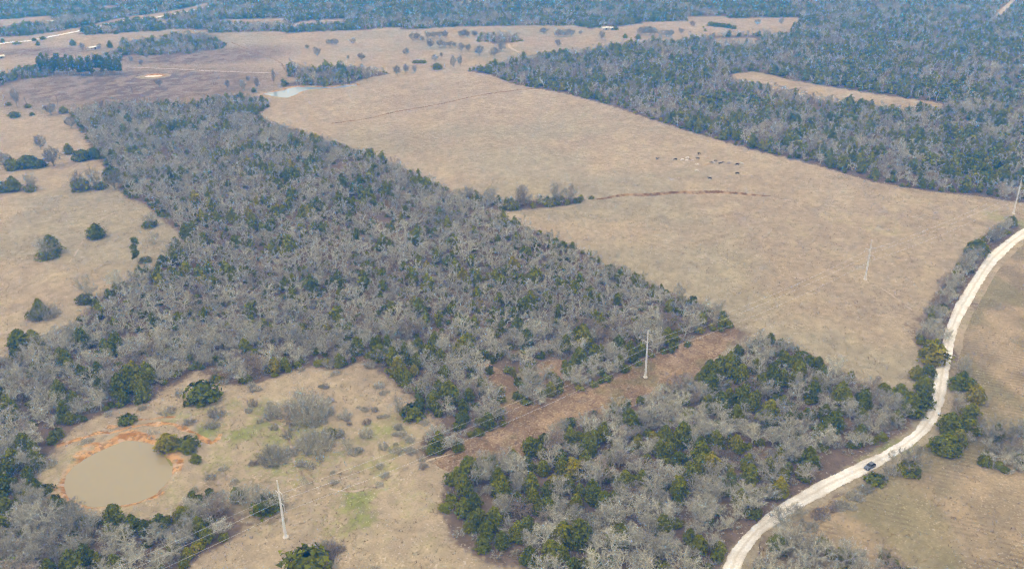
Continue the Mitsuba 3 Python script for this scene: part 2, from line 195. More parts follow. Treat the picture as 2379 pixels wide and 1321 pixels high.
["cedar",-190.7,454.4,7.27,10.91,"dark pointed evergreen rising behind the large pale tree, west wood tip"],
["cedar",-194.0,480.0,7.62,9.9,"dark narrow cedar standing at the west edge of the long wood"],
["bare",-217.0,397.9,12.13,13.35,"large pale fan-crowned tree at the north-west corner of the west wood"],
["bush",-215.6,392.3,8.57,5.14,"dark evergreen shrub below the pale fan-crowned tree, west wood corner"],
["cedar",-231.8,379.7,6.25,8.75,"dark pointed top of the conical thicket in the lower west pasture"],
["thicket",-228.3,377.2,14.92,9.25,"grey twiggy skirt of the conical thicket in the lower west pasture"],
["bush",-231.0,376.8,9.11,4.55,"dark evergreen base of the conical thicket in the lower west pasture"],
["bare",-204.9,405.3,12.77,12.13,"rounded grey tree right of the pale fan-crowned tree, west wood edge"],
["snag",-188.0,399.0,6.53,9.79,"white forked dead tree on the north edge of the west wood"],
["cedar",-224.0,345.2,10.03,9.53,"large dark cedar at the left edge where wood meets pasture"],
["cedar",-218.9,347.5,7.37,8.11,"pointed dark cedar right of the large cedar at the left edge"],
["cedar",-75.0,324.5,4.82,6.27,"narrow green cedar in a shrub bay on the south edge of the west wood"],
["shrub",-79.1,324.6,8.9,5.34,"grey brush around the narrow green cedar, south edge of west wood"],
["bush",-125.8,299.1,13.17,7.25,"rounded evergreen thicket alone in the pasture north of the pond"],
["bush",-150.4,282.8,6.3,3.15,"low grey-green bush above the upper orange bank"],["shrub",-137.0,289.5,8.92,2.68,"low brown dead brush north of the pond"],
["shrub",-125.9,281.9,6.76,3.72,"pale grey bush north-east of the pond, left of a wider pair"],
["shrub",-116.3,279.3,7.9,3.95,"lower pale grey bush of the pair north-east of the pond"],
["shrub",-116.8,286.5,8.86,7.09,"upper taller grey bush of the pair north-east of the pond"],
["shrub",-104.5,294.0,5.34,4.81,"small grey bush alone uphill of the big thickets"],
["shrub",-93.9,284.7,10.44,8.35,"spreading grey bush just left of the biggest grey thicket"],
["thicket",-81.2,285.0,20.94,14.24,"biggest grey twiggy thicket in the pond pasture"],["thicket",-74.9,287.3,9.44,4.72,"low right flank of the biggest grey thicket"],
["thicket",-73.3,265.0,15.85,9.83,"second grey-brown thicket, below the biggest one"],
["bush",-69.4,272.4,4.21,2.53,"small green patch of bush inside the second grey-brown thicket"],
["shrub",-67.0,271.8,7.76,4.66,"grey bush touching the right of the second thicket"],["thicket",-86.9,257.6,13.64,6.14,"dense low ring of grey brush east of the pond"],
["shrub",-88.9,261.9,6.4,5.76,"pale grey bush sprouting from the ring of brush east of the pond"],
["shrub",-85.1,271.6,5.81,3.49,"small pale bush between the two big thickets and the ring of brush"],
["shrub",-70.1,256.2,4.45,4.01,"small fan-shaped grey bush below the second thicket"],
["shrub",-65.8,284.0,7.63,5.34,"grey bush on brown ground right of the biggest thicket"],
["shrub",-59.0,289.0,4.88,2.69,"tiny grey bush farthest right of the biggest thicket"],
["shrub",-55.4,271.2,7.37,5.52,"round silvery bush on green grass, right of second thicket"],["bare",-61.7,262.8,5.68,5.68,"small twisted grey tree in the pond pasture"],
["shrub",-58.7,260.6,6.77,3.05,"low silvery brush at the foot of the small twisted tree"],
["shrub",-48.1,263.0,5.31,4.78,"round grey bush just above the power lines, left"],["shrub",-43.3,260.5,6.77,3.39,"low grey bush right under the upper power line"],
["shrub",-37.2,260.1,5.26,3.16,"low grey-brown bush left of the twiggy clump beneath the wires"],
["shrub",-44.2,276.1,5.11,3.58,"small grey bush between the two clumps on the boundary"],
["bare",-44.5,285.9,10.44,7.83,"pale grey tree of the round thicket beside the long wood, in pasture"],
["bush",-39.6,283.9,8.71,5.23,"dark evergreen part of the round thicket beside the long wood"],
["cedar",-37.2,288.8,4.41,6.18,"green pointed evergreen of the round thicket beside the long wood"],
["bare",-91.6,232.2,9.47,8.05,"left crown of the grey clump beside the nearest left power pole"],
["bare",-85.6,231.1,10.01,9.01,"middle and largest crown of the grey clump left of the nearest pole"],
["bare",-79.8,229.7,8.83,7.51,"right crown of the grey clump, just behind the nearest left pole"],
["bush",-82.3,229.7,9.4,4.7,"dark evergreen skirt under the right crown of the clump by the nearest pole"],
["cedar",-93.8,234.9,5.21,5.21,"evergreen at the left end of the grey clump by the nearest pole"],["cedar",-127.6,264.1,8.51,7.23,"dark evergreen tree on the pond bank"],
["shrub",-136.6,272.9,6.59,3.95,"grey-green bush on the pond bank left of the evergreen tree"],
["bush",-121.3,265.3,7.27,4.36,"grey-green shrub just right of the evergreen tree on the bank"],
["bush",-119.2,261.8,4.38,3.07,"small evergreen between the bank shrub and the round cedar"],
["cedar",-114.8,256.2,4.01,3.81,"small round cedar at the right end of the pond bank"],["shrub",-160.2,257.5,4.07,2.44,"tiny bush on the left pond bank"],
["shrub",-167.0,254.6,8.44,6.75,"pale grey brush on the left shore between wood and pond"],["shrub",-159.5,269.0,6.89,3.1,"grey brush between the two orange banks"],
["bare",-72.4,241.4,3.25,4.55,"small slender tree right of the nearest left power pole"],["bush",-62.1,199.9,14.2,7.81,"large green bush at the bottom picture edge"],
["thicket",-58.9,208.4,10.37,5.19,"brown-grey bush behind the large green bush at the bottom edge"],
["shrub",-54.4,209.8,3.85,2.31,"small dark brown bush right of the brown-grey bush, bottom edge"],["shrub",-42.7,200.4,4.97,2.49,"dark brown bush cut by the bottom edge"],
["bush",-154.5,201.7,7.75,4.65,"dark bush in the bottom left corner"],["cedar",300.6,482.8,5.81,5.81,"small green shrub tree at the foot of the farthest power pole"],
["bare",292.3,474.4,10.4,8.32,"upper grey bush of the roadside row below the farthest power pole"],
["bare",276.6,456.4,12.07,9.65,"wide grey bush of the roadside row, above the dark cedar"],
["cedar",257.0,437.8,12.12,9.09,"dark spreading cedar in the middle of the upper roadside row"],
["bare",250.3,427.1,12.34,9.87,"grey crown right below the dark spreading roadside cedar"],
["bare",238.1,412.5,13.36,10.02,"pale grey crown in the roadside row, third below the dark cedar"],
["bare",223.4,393.5,11.51,9.21,"grey crown in the roadside row beside the bright road bend"],
["bare",211.8,377.4,10.69,8.55,"thick grey crown halfway down the roadside row"],
["shrub",201.1,365.9,12.5,6.25,"twiggy grey brush on the pasture side of the roadside row"],
["bare",201.1,359.1,9.44,7.55,"grey-green crown above the twiggy thin trees by the road"],["bush",206.2,368.1,5.44,3.81,"dark green bush inside the grey roadside crowns"],
["bare",192.2,348.5,9.2,7.36,"thin bare tree reaching over the road edge"],
["bare",194.4,340.1,7.85,6.28,"sparse bare tree overhanging the gravel road above the big cedar"],
["shrub",185.6,342.4,11.83,5.92,"low grey brush above the big roadside cedar"],["cedar",179.3,320.3,11.21,11.21,"big dark pointed cedar at the narrow stretch of road"],
["cedar",166.9,307.0,5.78,6.36,"small dark cedar on the pasture side below the big roadside cedar"],
["cedar",172.1,308.2,6.16,6.16,"cedar between the big pointed cedar and the lower cedar group"],["shrub",169.7,305.2,7.77,5.44,"grey brush among the roadside cedars"],
["cedar",165.0,296.2,7.37,8.11,"bright green cedar at the road, top of the lower cedar group"],
["cedar",153.6,292.0,6.94,6.94,"olive cedar at the left of the lower cedar group"],["cedar",149.5,297.3,5.28,4.22,"dark low cedar farthest left of the lower cedar group"],
["cedar",155.0,285.7,7.85,7.06,"broad olive cedar in the middle of the lower cedar group"],
["cedar",161.0,286.8,7.53,6.78,"olive cedar overhanging the road, lower cedar group"],["cedar",154.2,280.8,8.42,6.73,"lowest dark cedar of the group by the road bend"],
["bare",146.0,299.1,8.13,6.91,"bare fan-shaped tree in the pasture corner above the cedar group"],
["bare",150.6,286.1,6.83,6.15,"grey bare tree among the olive cedars at the wood corner"],
["bare",188.6,312.0,6.96,8.35,"bare leaning tree on the right verge beside orange grass"],
["cedar",184.6,303.7,5.38,5.38,"small cedar below the leaning bare tree, right verge"],["cedar",180.8,299.8,7.81,5.46,"upper dark cedar of the right verge cedar row"],
["cedar",184.3,298.0,6.36,5.72,"dark cedar on the field side, upper right verge row"],
["cedar",182.0,288.4,6.89,8.26,"tall dark cedar on the field side of the right verge"],
["bare",172.4,283.4,9.85,7.88,"grey bare tree between the right verge cedars and the road"],
["cedar",174.1,276.4,7.33,7.33,"dark cedar behind the grey bare tree, right verge"],["cedar",162.8,268.9,8.47,8.47,"bright olive cedar overhanging the road at the bend"],
["cedar",170.6,268.4,7.82,5.47,"dark spreading cedar right of the bright olive cedar"],
["cedar",155.2,256.0,10.04,8.03,"broad dark evergreen at the foot of the road bend"],
["bare",138.7,244.7,11.22,10.65,"twisted bare tree with curling boughs beside the road"],["bush",137.4,244.5,6.97,4.53,"ivy-like green bush around the twisted bare tree"],
["bare",134.3,251.6,3.4,4.76,"small pale bare sapling at the road edge"],["shrub",131.4,244.4,8.35,5.01,"brown brush left of the twisted bare tree"],
["bush",123.1,239.3,5.96,2.98,"grey-green bush just below the car"],["shrub",126.5,241.2,6.47,3.24,"brown brush just right of the bush below the car"],
["bare",84.6,217.7,10.81,8.11,"dark crooked bare tree arching across the road"],["bare",91.2,222.1,6.75,5.4,"pale bare tree on the right verge beside the crooked tree"],
["snag",74.8,205.7,1.6,5.43,"dark broken snag standing by the road near the bottom"],["cedar",80.5,206.7,6.14,5.83,"bright green cedar right of the broken snag"],
["snag",91.1,202.3,1.84,5.9,"dark dead trunk in the lower right brush"],["snag",104.5,203.9,1.19,5.01,"tall thin dead spar at the hay field edge"],
["snag",99.9,200.3,4.45,4.45,"white forked dead branches in the lower right brush"],["snag",95.5,200.0,2.35,5.17,"pale leaning dead stem in the lower right brush"],
["bare",85.6,208.1,5.9,5.31,"pale bare tree right of the bright green cedar, bottom"],["shrub",73.8,199.0,7.79,4.68,"tangled grey brush at the snag foot"],
["cedar",94.5,298.1,4.21,4.64,"small olive cedar in a gap of the wood south of the cleared strip"]],
"hedge": [[91.5,217.5],[94.5,219.3],[97.4,221.1],[100.1,222.8],[103.3,224.6],[106.4,226.3],[109.5,228.2],[113.3,230.8],[116.5,233.4],[119.5,235.7]],
"row_upper": [[-133.3,1229.2,9.5],[-127.9,1236.4,8.4],[-118.9,1216.6,7.1],[-113.4,1242.9,9.0],[-105.2,1246.1,9.0],[-96.6,1245.3,9.0],[-89.6,1248.6,8.5]],
"row_lower": [[-103.2,1161.2,9.6],[-91.1,1167.1,9.1],[-84.6,1163.0,7.9],[-77.4,1165.9,7.4],[-71.8,1168.9,5.7]],
"row_three": [[-68.0,1254.5,7.9],[-63.1,1254.1,9.1],[-57.6,1253.6,7.3],[-49.9,1260.9,7.9],[-46.2,1260.5,6.1]],
"clump_four": [[69.5,1245.8,9.1],[75.6,1245.2,9.1],[82.2,1244.6,9.1],[88.5,1248.0,8.6]],
"row_right": [[186.7,1250.9,9.9],[193.3,1250.2,10.5],[199.9,1249.6,10.5],[205.3,1245.1,9.2],[212.3,1228.6,9.1],[220.0,1231.8,8.5],[225.9,1231.2,8.5]],
"hedge_far": [[-113.9,1054.9,4.1],[-110.2,1054.6,4.6],[-106.0,1054.3,4.6],[-101.8,1053.9,4.6]],
"far_hedge_right": [[304.6,1334.3,7.9],[310.3,1324.6,7.9],[318.0,1319.3,7.9],[324.7,1309.6,7.8],[330.7,1300.2,6.5]],
"pines": [[-555.8,1036.1,9.1,16.7],[-548.2,1018.3,8.7,15.3],[-558.7,1043.7,9.5,16.4],[-554.4,1042.1,10.4,20.1],[-542.5,1021.6,9.6,15.4],[-535.3,1012.2,10.3,15.4],
[-544.6,1036.4,8.1,20.4],[-524.9,1001.2,9.7,15.0],[-532.4,1017.8,8.0,16.9],[-526.7,1012.4,7.8,19.2],[-535.5,1032.0,8.1,16.9],[-526.2,1019.4,9.0,16.4],
[-535.7,1037.0,7.6,20.1],[-532.4,1037.3,8.7,20.6],[-515.8,1007.6,9.8,19.0],[-517.3,1016.2,8.1,18.8],[-522.0,1025.4,9.5,17.3],[-507.6,1004.6,8.7,19.8],
[-517.0,1025.4,9.4,20.6],[-512.5,1025.3,10.1,15.9],[-513.9,1030.2,8.7,18.3],[-514.8,1034.5,8.4,17.4],[-504.6,1012.1,9.5,20.6],[-497.0,1007.7,10.7,16.1],
[-492.2,1000.6,8.7,15.4],[-502.3,1027.7,7.8,18.2],[-496.7,1014.1,9.2,15.6],[-488.4,1005.4,8.8,15.3],[-488.6,1002.4,8.5,20.6],[-488.1,1013.7,8.9,19.0],
[-483.8,1008.0,10.0,17.4],[-490.2,1024.4,9.0,19.1],[-474.9,995.0,7.5,15.9],[-478.4,1003.0,7.5,16.3],[-487.0,1030.8,8.5,17.2],[-482.2,1022.4,10.0,20.6],
[-480.9,1023.6,8.5,19.9],[-482.5,1030.5,9.0,19.4],[-469.6,1007.8,9.0,15.3],[-473.4,1016.7,8.9,20.0],[-472.0,1017.8,9.0,18.6],[-466.6,1016.4,9.2,18.0],
[-460.5,1005.3,9.2,19.0],[-473.1,1036.0,9.9,20.7],[-461.3,1013.4,8.2,15.3],[-457.2,1005.7,10.3,16.0],[-452.6,1005.7,7.5,16.2],[-454.9,1015.9,9.2,17.7],
[-454.5,1015.5,10.5,16.2],[-446.8,1005.9,8.0,16.9]],
"road_left": [[389.9,520.8],[335.7,498.8],[305.2,477.5],[288.9,462.7],[263.0,437.0],[240.6,407.9],[220.5,382.0],[209.4,366.1],[195.8,344.2],[184.7,323.9],[177.0,312.0],
[172.6,303.4],[167.5,293.6],[160.2,282.2],[152.4,272.3],[143.7,264.3],[133.3,257.1],[123.1,251.1],[113.5,245.6],[100.9,237.7],[88.3,228.9],[78.5,220.3],[69.5,211.0],
[64.8,204.0],[61.8,198.3],[55.3,182.4]],
"road_right": [[384.7,512.7],[328.8,486.8],[296.2,461.0],[273.5,438.4],[256.0,418.7],[240.4,398.7],[226.1,379.8],[212.3,361.0],[201.0,344.0],[189.6,323.7],[182.9,311.8],
[178.4,303.2],[169.0,286.9],[159.9,274.1],[148.3,262.9],[133.8,251.9],[123.5,245.3],[114.3,239.5],[104.1,233.0],[95.7,227.8],[85.8,220.1],[77.5,213.6],[72.0,206.5],
[68.3,200.4],[60.8,182.3]],
"strip": [[-30.1,253.9],[-16.9,270.5],[-5.1,278.0],[-6.6,291.8],[-15.3,322.8],[-15.9,330.4],[-12.1,332.6],[-8.8,322.6],[-2.3,313.4],[13.1,326.5],[22.5,327.0],[23.6,307.5],
[37.1,307.8],[57.7,326.4],[84.3,346.7],[101.2,360.0],[104.3,351.2],[95.7,336.6],[74.6,307.8],[52.7,292.7],[39.7,284.3],[17.1,270.2],[-2.4,249.5],[-14.3,242.4]],
"pond": [[-157.0,243.5],[-158.5,248.6],[-158.5,250.6],[-158.4,254.4],[-157.2,257.9],[-154.9,261.8],[-151.9,265.2],[-149.4,267.6],[-146.7,269.8],[-144.2,270.3],
[-141.5,269.9],[-137.3,268.7],[-133.3,267.0],[-130.5,264.2],[-128.2,260.7],[-125.2,258.0],[-122.7,254.8],[-120.4,249.2],[-121.4,243.4],[-122.5,237.8],[-126.8,233.8],
[-133.7,231.7],[-140.8,231.5],[-147.2,233.8],[-152.2,237.1]],
"far_pond": [[-255.2,888.7],[-248.3,896.7],[-238.1,904.5],[-233.4,917.3],[-226.6,923.5],[-207.4,919.9],[-186.6,918.5],[-176.6,926.8],[-163.7,932.7],[-162.6,925.8],
[-174.6,915.5],[-188.1,914.2],[-209.8,909.1],[-216.6,898.8],[-219.6,882.2],[-223.9,868.3],[-237.7,875.2]],
"dam_pond": [[-416.3,991.5],[-413.7,999.0],[-407.1,1001.0],[-399.0,1000.4],[-395.1,992.5],[-401.2,987.9],[-408.8,986.0]],
"highway": [[-763.6,1127.4],[-721.6,1255.1],[-692.6,1279.8],[-677.6,1327.8],[-660.8,1379.3],[-650.6,1430.5],[-637.5,1485.2],[-603.7,1525.0],[-587.1,1563.0],
[-569.4,1609.1],[-554.8,1678.1],[-534.0,1745.2],[-485.3,1887.1]],
"dam_track": [[-452.3,1052.7],[-405.5,1040.8],[-372.2,1030.1],[-322.2,1015.6],[-272.2,1004.0]],
"field_track": [[0.2,1191.1],[1.3,1169.6],[4.1,1152.0],[10.1,1131.3],[18.6,1114.2]],
"drain": [[-159.4,759.5],[-131.0,775.6],[-106.9,801.2],[-78.4,822.6],[-60.4,838.3],[-37.3,862.1],[-14.6,878.9],[14.7,893.8],[34.4,896.8]],
"fence_line": [[-387.7,1236.8],[-354.4,1186.3],[-316.5,1129.1],[-284.1,1080.0],[-259.7,1016.2]],
"gully": [[53.9,540.5],[62.4,542.8],[70.1,546.9],[79.1,550.1],[90.5,548.7],[102.4,550.9],[114.4,553.1],[125.7,551.7],[137.6,553.0],[148.7,550.7],[159.2,546.6],
[172.4,542.4]],
"orange_bank": [[-170.6,267.6],[-166.6,270.5],[-162.4,273.8],[-157.8,276.3],[-153.2,275.9],[-149.3,279.9],[-143.9,280.9],[-138.4,281.6],[-133.4,281.8],[-127.5,279.0],
[-122.3,276.0],[-118.1,272.2],[-113.4,268.4],[-111.8,270.0],[-111.0,274.0]],
"shore_track": [[-122.2,224.6],[-127.3,226.8],[-135.2,228.7],[-142.6,229.3]],
"road_far": [[737.5,1361.0],[777.8,1412.9],[847.6,1518.8],[894.5,1589.8],[966.9,1694.6]],
"green": [[-102.6,273.2,7.3,5.7,0.95],[-76.9,256.3,17.0,10.4,0.55],[-53.9,234.0,6.5,7.9,0.95],[-50.2,224.1,5.6,6.4,0.85],[-85.7,260.4,12.5,8.0,0.55],
[-56.8,266.5,11.2,9.7,0.45],[-1.1,212.8,8.1,4.9,0.5],[-117.9,288.4,10.1,9.3,0.4],[-85.1,251.4,9.1,5.0,0.6],[-134.5,287.3,20.2,9.3,0.35],[221.1,360.7,22.7,35.7,0.45],
[154.1,216.6,16.7,12.2,0.35],[-81.1,275.5,19.6,8.7,0.5],[137.6,260.4,9.5,5.9,0.8],[124.0,253.6,7.8,3.6,0.6],[-10.7,218.0,8.3,12.3,0.35],[-61.7,225.4,8.4,12.9,0.35],
[303.7,488.6,10.7,18.4,0.6],[-95.5,280.3,8.3,4.2,0.8],[139.6,425.2,35.2,35.0,0.18],[212.3,488.6,53.0,44.3,0.2],[29.2,759.6,57.8,96.9,0.15],[39.0,660.4,68.1,62.5,0.12],
[-66.5,258.7,9.3,5.3,0.6],[-73.3,253.7,64.4,44.2,0.34],[-108.5,291.3,10.2,12.6,0.5],[-27.2,235.7,8.7,27.7,0.25],[-90.3,272.9,11.3,8.6,0.7],[-74.8,246.2,12.0,4.9,0.6],
[-260.8,422.0,13.6,34.6,0.1],[-117.5,276.4,9.8,7.3,0.7],[-101.6,291.1,6.8,7.9,0.6],[-51.5,274.8,9.8,11.6,0.5],[-42.0,263.4,6.3,5.4,0.6],[-95.3,244.3,6.0,4.8,0.5],
[-76.6,269.7,4.8,4.2,0.8],[-51.6,253.2,10.7,6.4,0.5],[-57.8,219.0,8.3,6.2,0.5],[-27.1,216.4,8.2,6.1,0.3]],
"mauve": [[-403.1,940.2,163.6,114.2,1.0],[-399.9,1113.7,101.0,51.5,1.0],[-624.4,1181.5,94.0,43.1,0.8],[-347.6,1141.5,76.4,67.5,0.8],[-376.9,884.4,129.1,33.6,0.7],
[-64.3,678.5,45.0,65.6,0.35],[147.8,613.9,38.6,27.3,0.25],[171.9,381.1,43.0,39.1,0.3],[105.1,426.4,35.2,41.1,0.2],[256.9,409.6,13.8,38.5,0.2]],
"brown": [[192.5,328.2,2.7,42.4,0.9],[113.1,244.4,16.6,6.0,0.6],[118.1,230.2,18.8,4.9,0.7],[85.4,212.0,9.5,4.3,0.6],[74.4,216.3,5.5,12.2,0.6],[224.1,379.4,4.3,29.0,0.7],
[185.8,336.3,5.8,27.8,0.55],[-27.5,260.4,11.0,8.0,0.7],[-89.3,244.1,8.9,4.8,0.45],[-174.2,261.2,9.3,16.1,0.3],[188.3,309.9,7.3,10.4,0.6],[100.1,347.1,11.9,12.5,0.6],
[-104.4,244.5,8.9,9.7,0.4],[-81.6,225.8,9.8,4.3,0.5]],
"poles": [[-201.66000000000003,120.44000000000001],[-73.14,215.99],[55.38000000000001,311.54],[183.90000000000003,407.09000000000003],[312.4200000000001,502.64],
[440.94000000000005,598.19]],
"car": [121.9,245.6,127.7,249.5],
"cows": [["b",111.5,631.5,"black cow farthest left in the herd, standing apart"],["b",124.8,629.1,"black cow second from left, between the lone cow and the white group"],
["b",145.7,643.9,"black cow farthest up the pasture, behind all the others"],["b",142.0,630.5,"black cow directly below the farthest black cow"],
["b",153.8,623.6,"black cow just behind a bright white cow at the herd middle"],["b",149.7,619.3,"black cow left of the bright white cow, above a cream one"],
["b",155.8,616.8,"black cow standing slantwise right of the bright white cow"],["b",167.9,614.0,"black cow at the right end beside a white cow"],
["b",162.4,591.8,"black cow grazing apart at lower right of the herd"],["b",140.4,581.1,"black cow nearest the camera, lowest in the herd"],
["d",135.5,629.1,"small dark calf among the white cows at the left"],["w",134.2,632.7,"white cow, upper one of two overlapping at the herd left"],
["w",132.5,625.8,"white cow, lower one of two overlapping at the herd left"],["w",129.8,628.3,"white cow left of the two overlapping white cows"],
["w",137.2,627.9,"white cow right of the small dark calf"],["w",138.4,614.3,"white cow below two black cows in a column"],
["w",135.0,599.9,"white cow lowest in the column under the black cows"],["c",149.5,630.7,"cream cow standing alone above the herd middle"],
["c",147.2,616.1,"cream cow below two black cows at herd middle"],["w",151.5,620.4,"bright white cow at the herd middle beside a black cow"],
["g",162.3,617.0,"grey cow between the slantwise black cow and the right end"],["w",171.8,616.0,"white cow farthest right in the herd"],
["d",159.1,621.1,"small dark calf up and right of the slantwise black cow"],["c",144.8,614.6,"small cream calf left of the lower cream cow"],
["d",168.3,606.3,"small dark calf lying below the farthest right white cow"]],
"buildings": [[[-565.6,1186.9],[-558.4,1203.9],5.0,"long low building with a pale metal roof in the far left meadow"],[[137.5,1306.0],
[148.0,1309.4],7.0,"long white-roofed shed at the edge of the far woods"],[[148.1,1305.0],[153.6,1308.8],6.0,"short white-roofed shed beside the long shed, far pasture"],
[[-656.9,1128.2],[-651.1,1134.1],6.0,"white-roofed building cut by the left edge"],[[-763.2,1536.5],
[-760.9,1547.5],7.0,"white-roofed building in the far woods clearing beyond the highway"],[[-753.8,1471.2],
[-752.0,1476.1],5.0,"small pale house at the edge of the far left clearing"]],
"algae": [[-129.3,262.8],[-128.0,262.5],[-124.2,259.0],[-122.2,255.1],[-123.1,254.1],[-126.3,258.0]],
"trails": [[[172.4,542.4],[186.2,531.3],[210.3,520.1],[244.3,502.6],[273.5,480.2],[292.9,478.0]],[[18.3,508.0],[54.6,480.2],[99.3,444.9],[138.7,413.7],[182.2,405.6],
[193.0,370.8]],[[-136.7,738.2],[-66.7,708.3],[38.3,648.2],[119.4,615.3],[146.3,621.8]],[[-108.5,291.3],[-87.7,275.7],[-75.3,248.7],[-55.4,238.7],[-36.2,252.8],
[-21.2,260.2]],[[-252.4,539.9],[-261.2,507.7],[-247.9,439.0],[-261.4,405.6]]],
"scrub": [[-75.8,253.6,4.8,2.8],[-72.7,280.4,2.7,1.6],[-89.4,289.1,3.0,1.6],[-44.1,276.2,3.1,2.1],[-57.3,261.9,5.1,2.5],[-79.0,286.8,2.4,1.2],[-75.7,279.1,4.3,2.6],
[-61.6,290.9,2.8,1.6],[-98.6,281.5,3.8,2.7],[-42.9,303.4,5.8,4.1],[-32.8,297.9,3.7,2.3],[-50.0,284.2,3.9,2.1],[-70.1,271.0,4.1,2.8],[-83.5,263.6,2.5,1.7],
[-74.4,297.8,3.3,1.6],[-77.2,278.4,3.9,1.9],[-52.3,283.7,3.3,2.5],[-57.4,261.2,3.9,2.0],[-97.8,294.7,3.6,1.8],[-62.9,243.0,4.3,2.4],[-76.8,254.1,5.1,3.4],
[-85.1,275.5,2.8,1.7],[-39.9,291.8,3.9,2.6],[-32.9,262.4,3.6,2.4],[-87.9,300.9,5.4,3.3],[-37.2,292.8,2.4,1.5],[-46.8,241.4,4.0,1.9],[-63.5,279.2,2.9,2.2],
[-48.1,251.8,4.0,2.8],[-55.2,288.4,4.3,3.2],[-80.9,295.6,2.5,1.2],[-78.0,306.9,4.9,3.4],[-33.3,255.4,3.5,2.5],[-51.5,302.6,2.6,1.3],[-34.3,278.9,5.0,2.9],
[-56.8,280.0,5.0,3.2],[-32.2,251.2,5.1,2.9],[-80.7,262.4,4.4,2.6],[-96.5,289.8,5.8,3.2],[-78.6,271.0,2.6,1.3],[-45.1,271.6,3.0,2.3],[-80.8,260.0,4.4,2.1],
[-92.9,255.0,2.6,1.3],[-38.9,267.6,5.1,3.9],[-53.5,301.0,4.3,2.3],[-91.9,276.7,4.9,3.8],[-65.6,271.0,5.1,3.3],[-42.2,271.2,5.4,3.8],[-74.3,295.7,5.6,2.6],
[-108.6,307.9,5.5,3.8],[-107.6,304.6,3.1,2.1],[-73.2,252.3,5.1,3.4],[-64.2,248.5,2.9,2.1],[-104.9,289.0,4.5,3.2],[-71.5,274.0,4.7,3.3],[-45.9,246.3,2.3,1.3],
[-45.6,246.7,4.7,2.8],[-43.9,265.3,2.6,1.9],[-80.0,307.4,3.2,1.7],[-71.0,267.9,4.1,3.2],[-64.9,282.4,3.8,2.1],[-44.8,248.1,2.7,1.2],[-38.6,261.4,5.1,2.9],
[-93.8,254.4,4.6,3.4],[-121.4,311.4,5.8,3.2],[-105.5,305.8,5.0,2.7],[-91.1,321.3,4.5,2.5],[-75.5,317.2,5.9,3.3],[-61.9,324.1,7.8,4.3],[-148.3,292.3,5.1,2.8],
[-136.7,303.3,5.9,3.2],[-160.2,287.9,4.5,2.5],[-129.4,308.2,6.5,3.5],[-55.7,306.2,6.9,3.8],[-97.6,244.3,4.4,2.4],[-106.6,247.0,5.0,2.8],[-110.3,239.9,4.2,2.3],
[-103.6,251.8,4.4,2.4]]
}''')

# ------------------------------------------------------------------ helpers
COUNT = {}
def key_for(name):
    n = COUNT.get(name, 0)
    COUNT[name] = n + 1
    return name if n == 0 else f'{name}_{n:03d}'

def sub(parent, name):
    return key_for(parent + '__' + name)

def ref(k): return {'type': 'ref', 'id': k}

def struct(name, mesh, bsdf, uv=None, smooth=False, kind='structure', label=None, cat=None):
    k = key_for(name)
    scene[k] = mikit.ply(mesh, bsdf, uv=uv, smooth=smooth)
    labels[k] = {'kind': kind}
    if label: labels[k].update(label=label, category=cat)
    return k

def part(parent, name, mesh, bsdf, smooth=False, M=None, uv=None):
    k = sub(parent, name)
    scene[k] = mikit.ply(mesh, bsdf, smooth=smooth, uv=uv)
    if M is not None: scene[k]['to_world'] = M
    return k

def ragged(pts, amp=0.6, step=2.0, seed=0, closed=True):
    """The outline with points every step metres, shifted by noise."""
    p = np.asarray(pts, float)
    ls = LineString(np.vstack([p, p[:1]]) if closed else p)
    n = max(8, int(ls.length / step))
    q = np.array([ls.interpolate(t, normalized=True).coords[0] for t in np.linspace(0, 1, n, endpoint=not closed)])
    z = np.zeros(len(q))
    d = np.stack([meshkit.fbm(np.stack([q[:, 0] / 5 + 31, q[:, 1] / 5, z + seed + 7 * k], 1), 4, seed + k) - .5 for k in (0, 1)], 1)
    return q + d * 2 * amp

def sheet(pts, z, amp=0.6, step=2.0, seed=0):
    pg = Polygon(ragged(pts, amp, step, seed)).buffer(0)
    if pg.geom_type != 'Polygon': pg = max(pg.geoms, key=lambda g: g.area)
    v, f = trimesh.creation.triangulate_polygon(pg, engine='earcut')
    v = np.asarray(v)
    f = np.asarray(f)
    a, b, c = v[f[:, 0]], v[f[:, 1]], v[f[:, 2]]
    cr_ = (b - a)[:, 0] * (c - a)[:, 1] - (b - a)[:, 1] * (c - a)[:, 0]
    f[cr_ < 0] = f[cr_ < 0][:, ::-1]
    return np.column_stack([v, np.full(len(v), z)]), f

def ribbon(left, right, z, across=8, crown=0.0):
    """A strip between two lines of as many points, uv = (across, along in metres)."""
    L, R = np.asarray(left, float), np.asarray(right, float)
    t = np.linspace(0, 1, across + 1)
    v = L[:, None] * (1 - t)[None, :, None] + R[:, None] * t[None, :, None]
    zz = np.broadcast_to(z + crown * 4 * t * (1 - t), v.shape[:2])
    s = np.r_[0, np.cumsum(np.linalg.norm(np.diff((L + R) / 2, axis=0), axis=1))]
    uv = np.stack(np.broadcast_arrays(t[None, :], s[:, None]), -1).reshape(-1, 2)
    n, m = len(L), across + 1
    i, j = np.meshgrid(np.arange(n - 1), np.arange(across), indexing='ij')
    q = np.stack([i * m + j, i * m + j + 1, (i + 1) * m + j + 1, (i + 1) * m + j], -1).reshape(-1, 4)
    vv = np.column_stack([v.reshape(-1, 2), zz.reshape(-1)])
    f = np.vstack([q[:, [0, 1, 2]], q[:, [0, 2, 3]]])
    a, b, c = vv[f[0, 0]], vv[f[0, 1]], vv[f[0, 2]]
    if np.cross(b - a, c - a)[2] < 0: f = f[:, ::-1]
    return (vv, f), uv

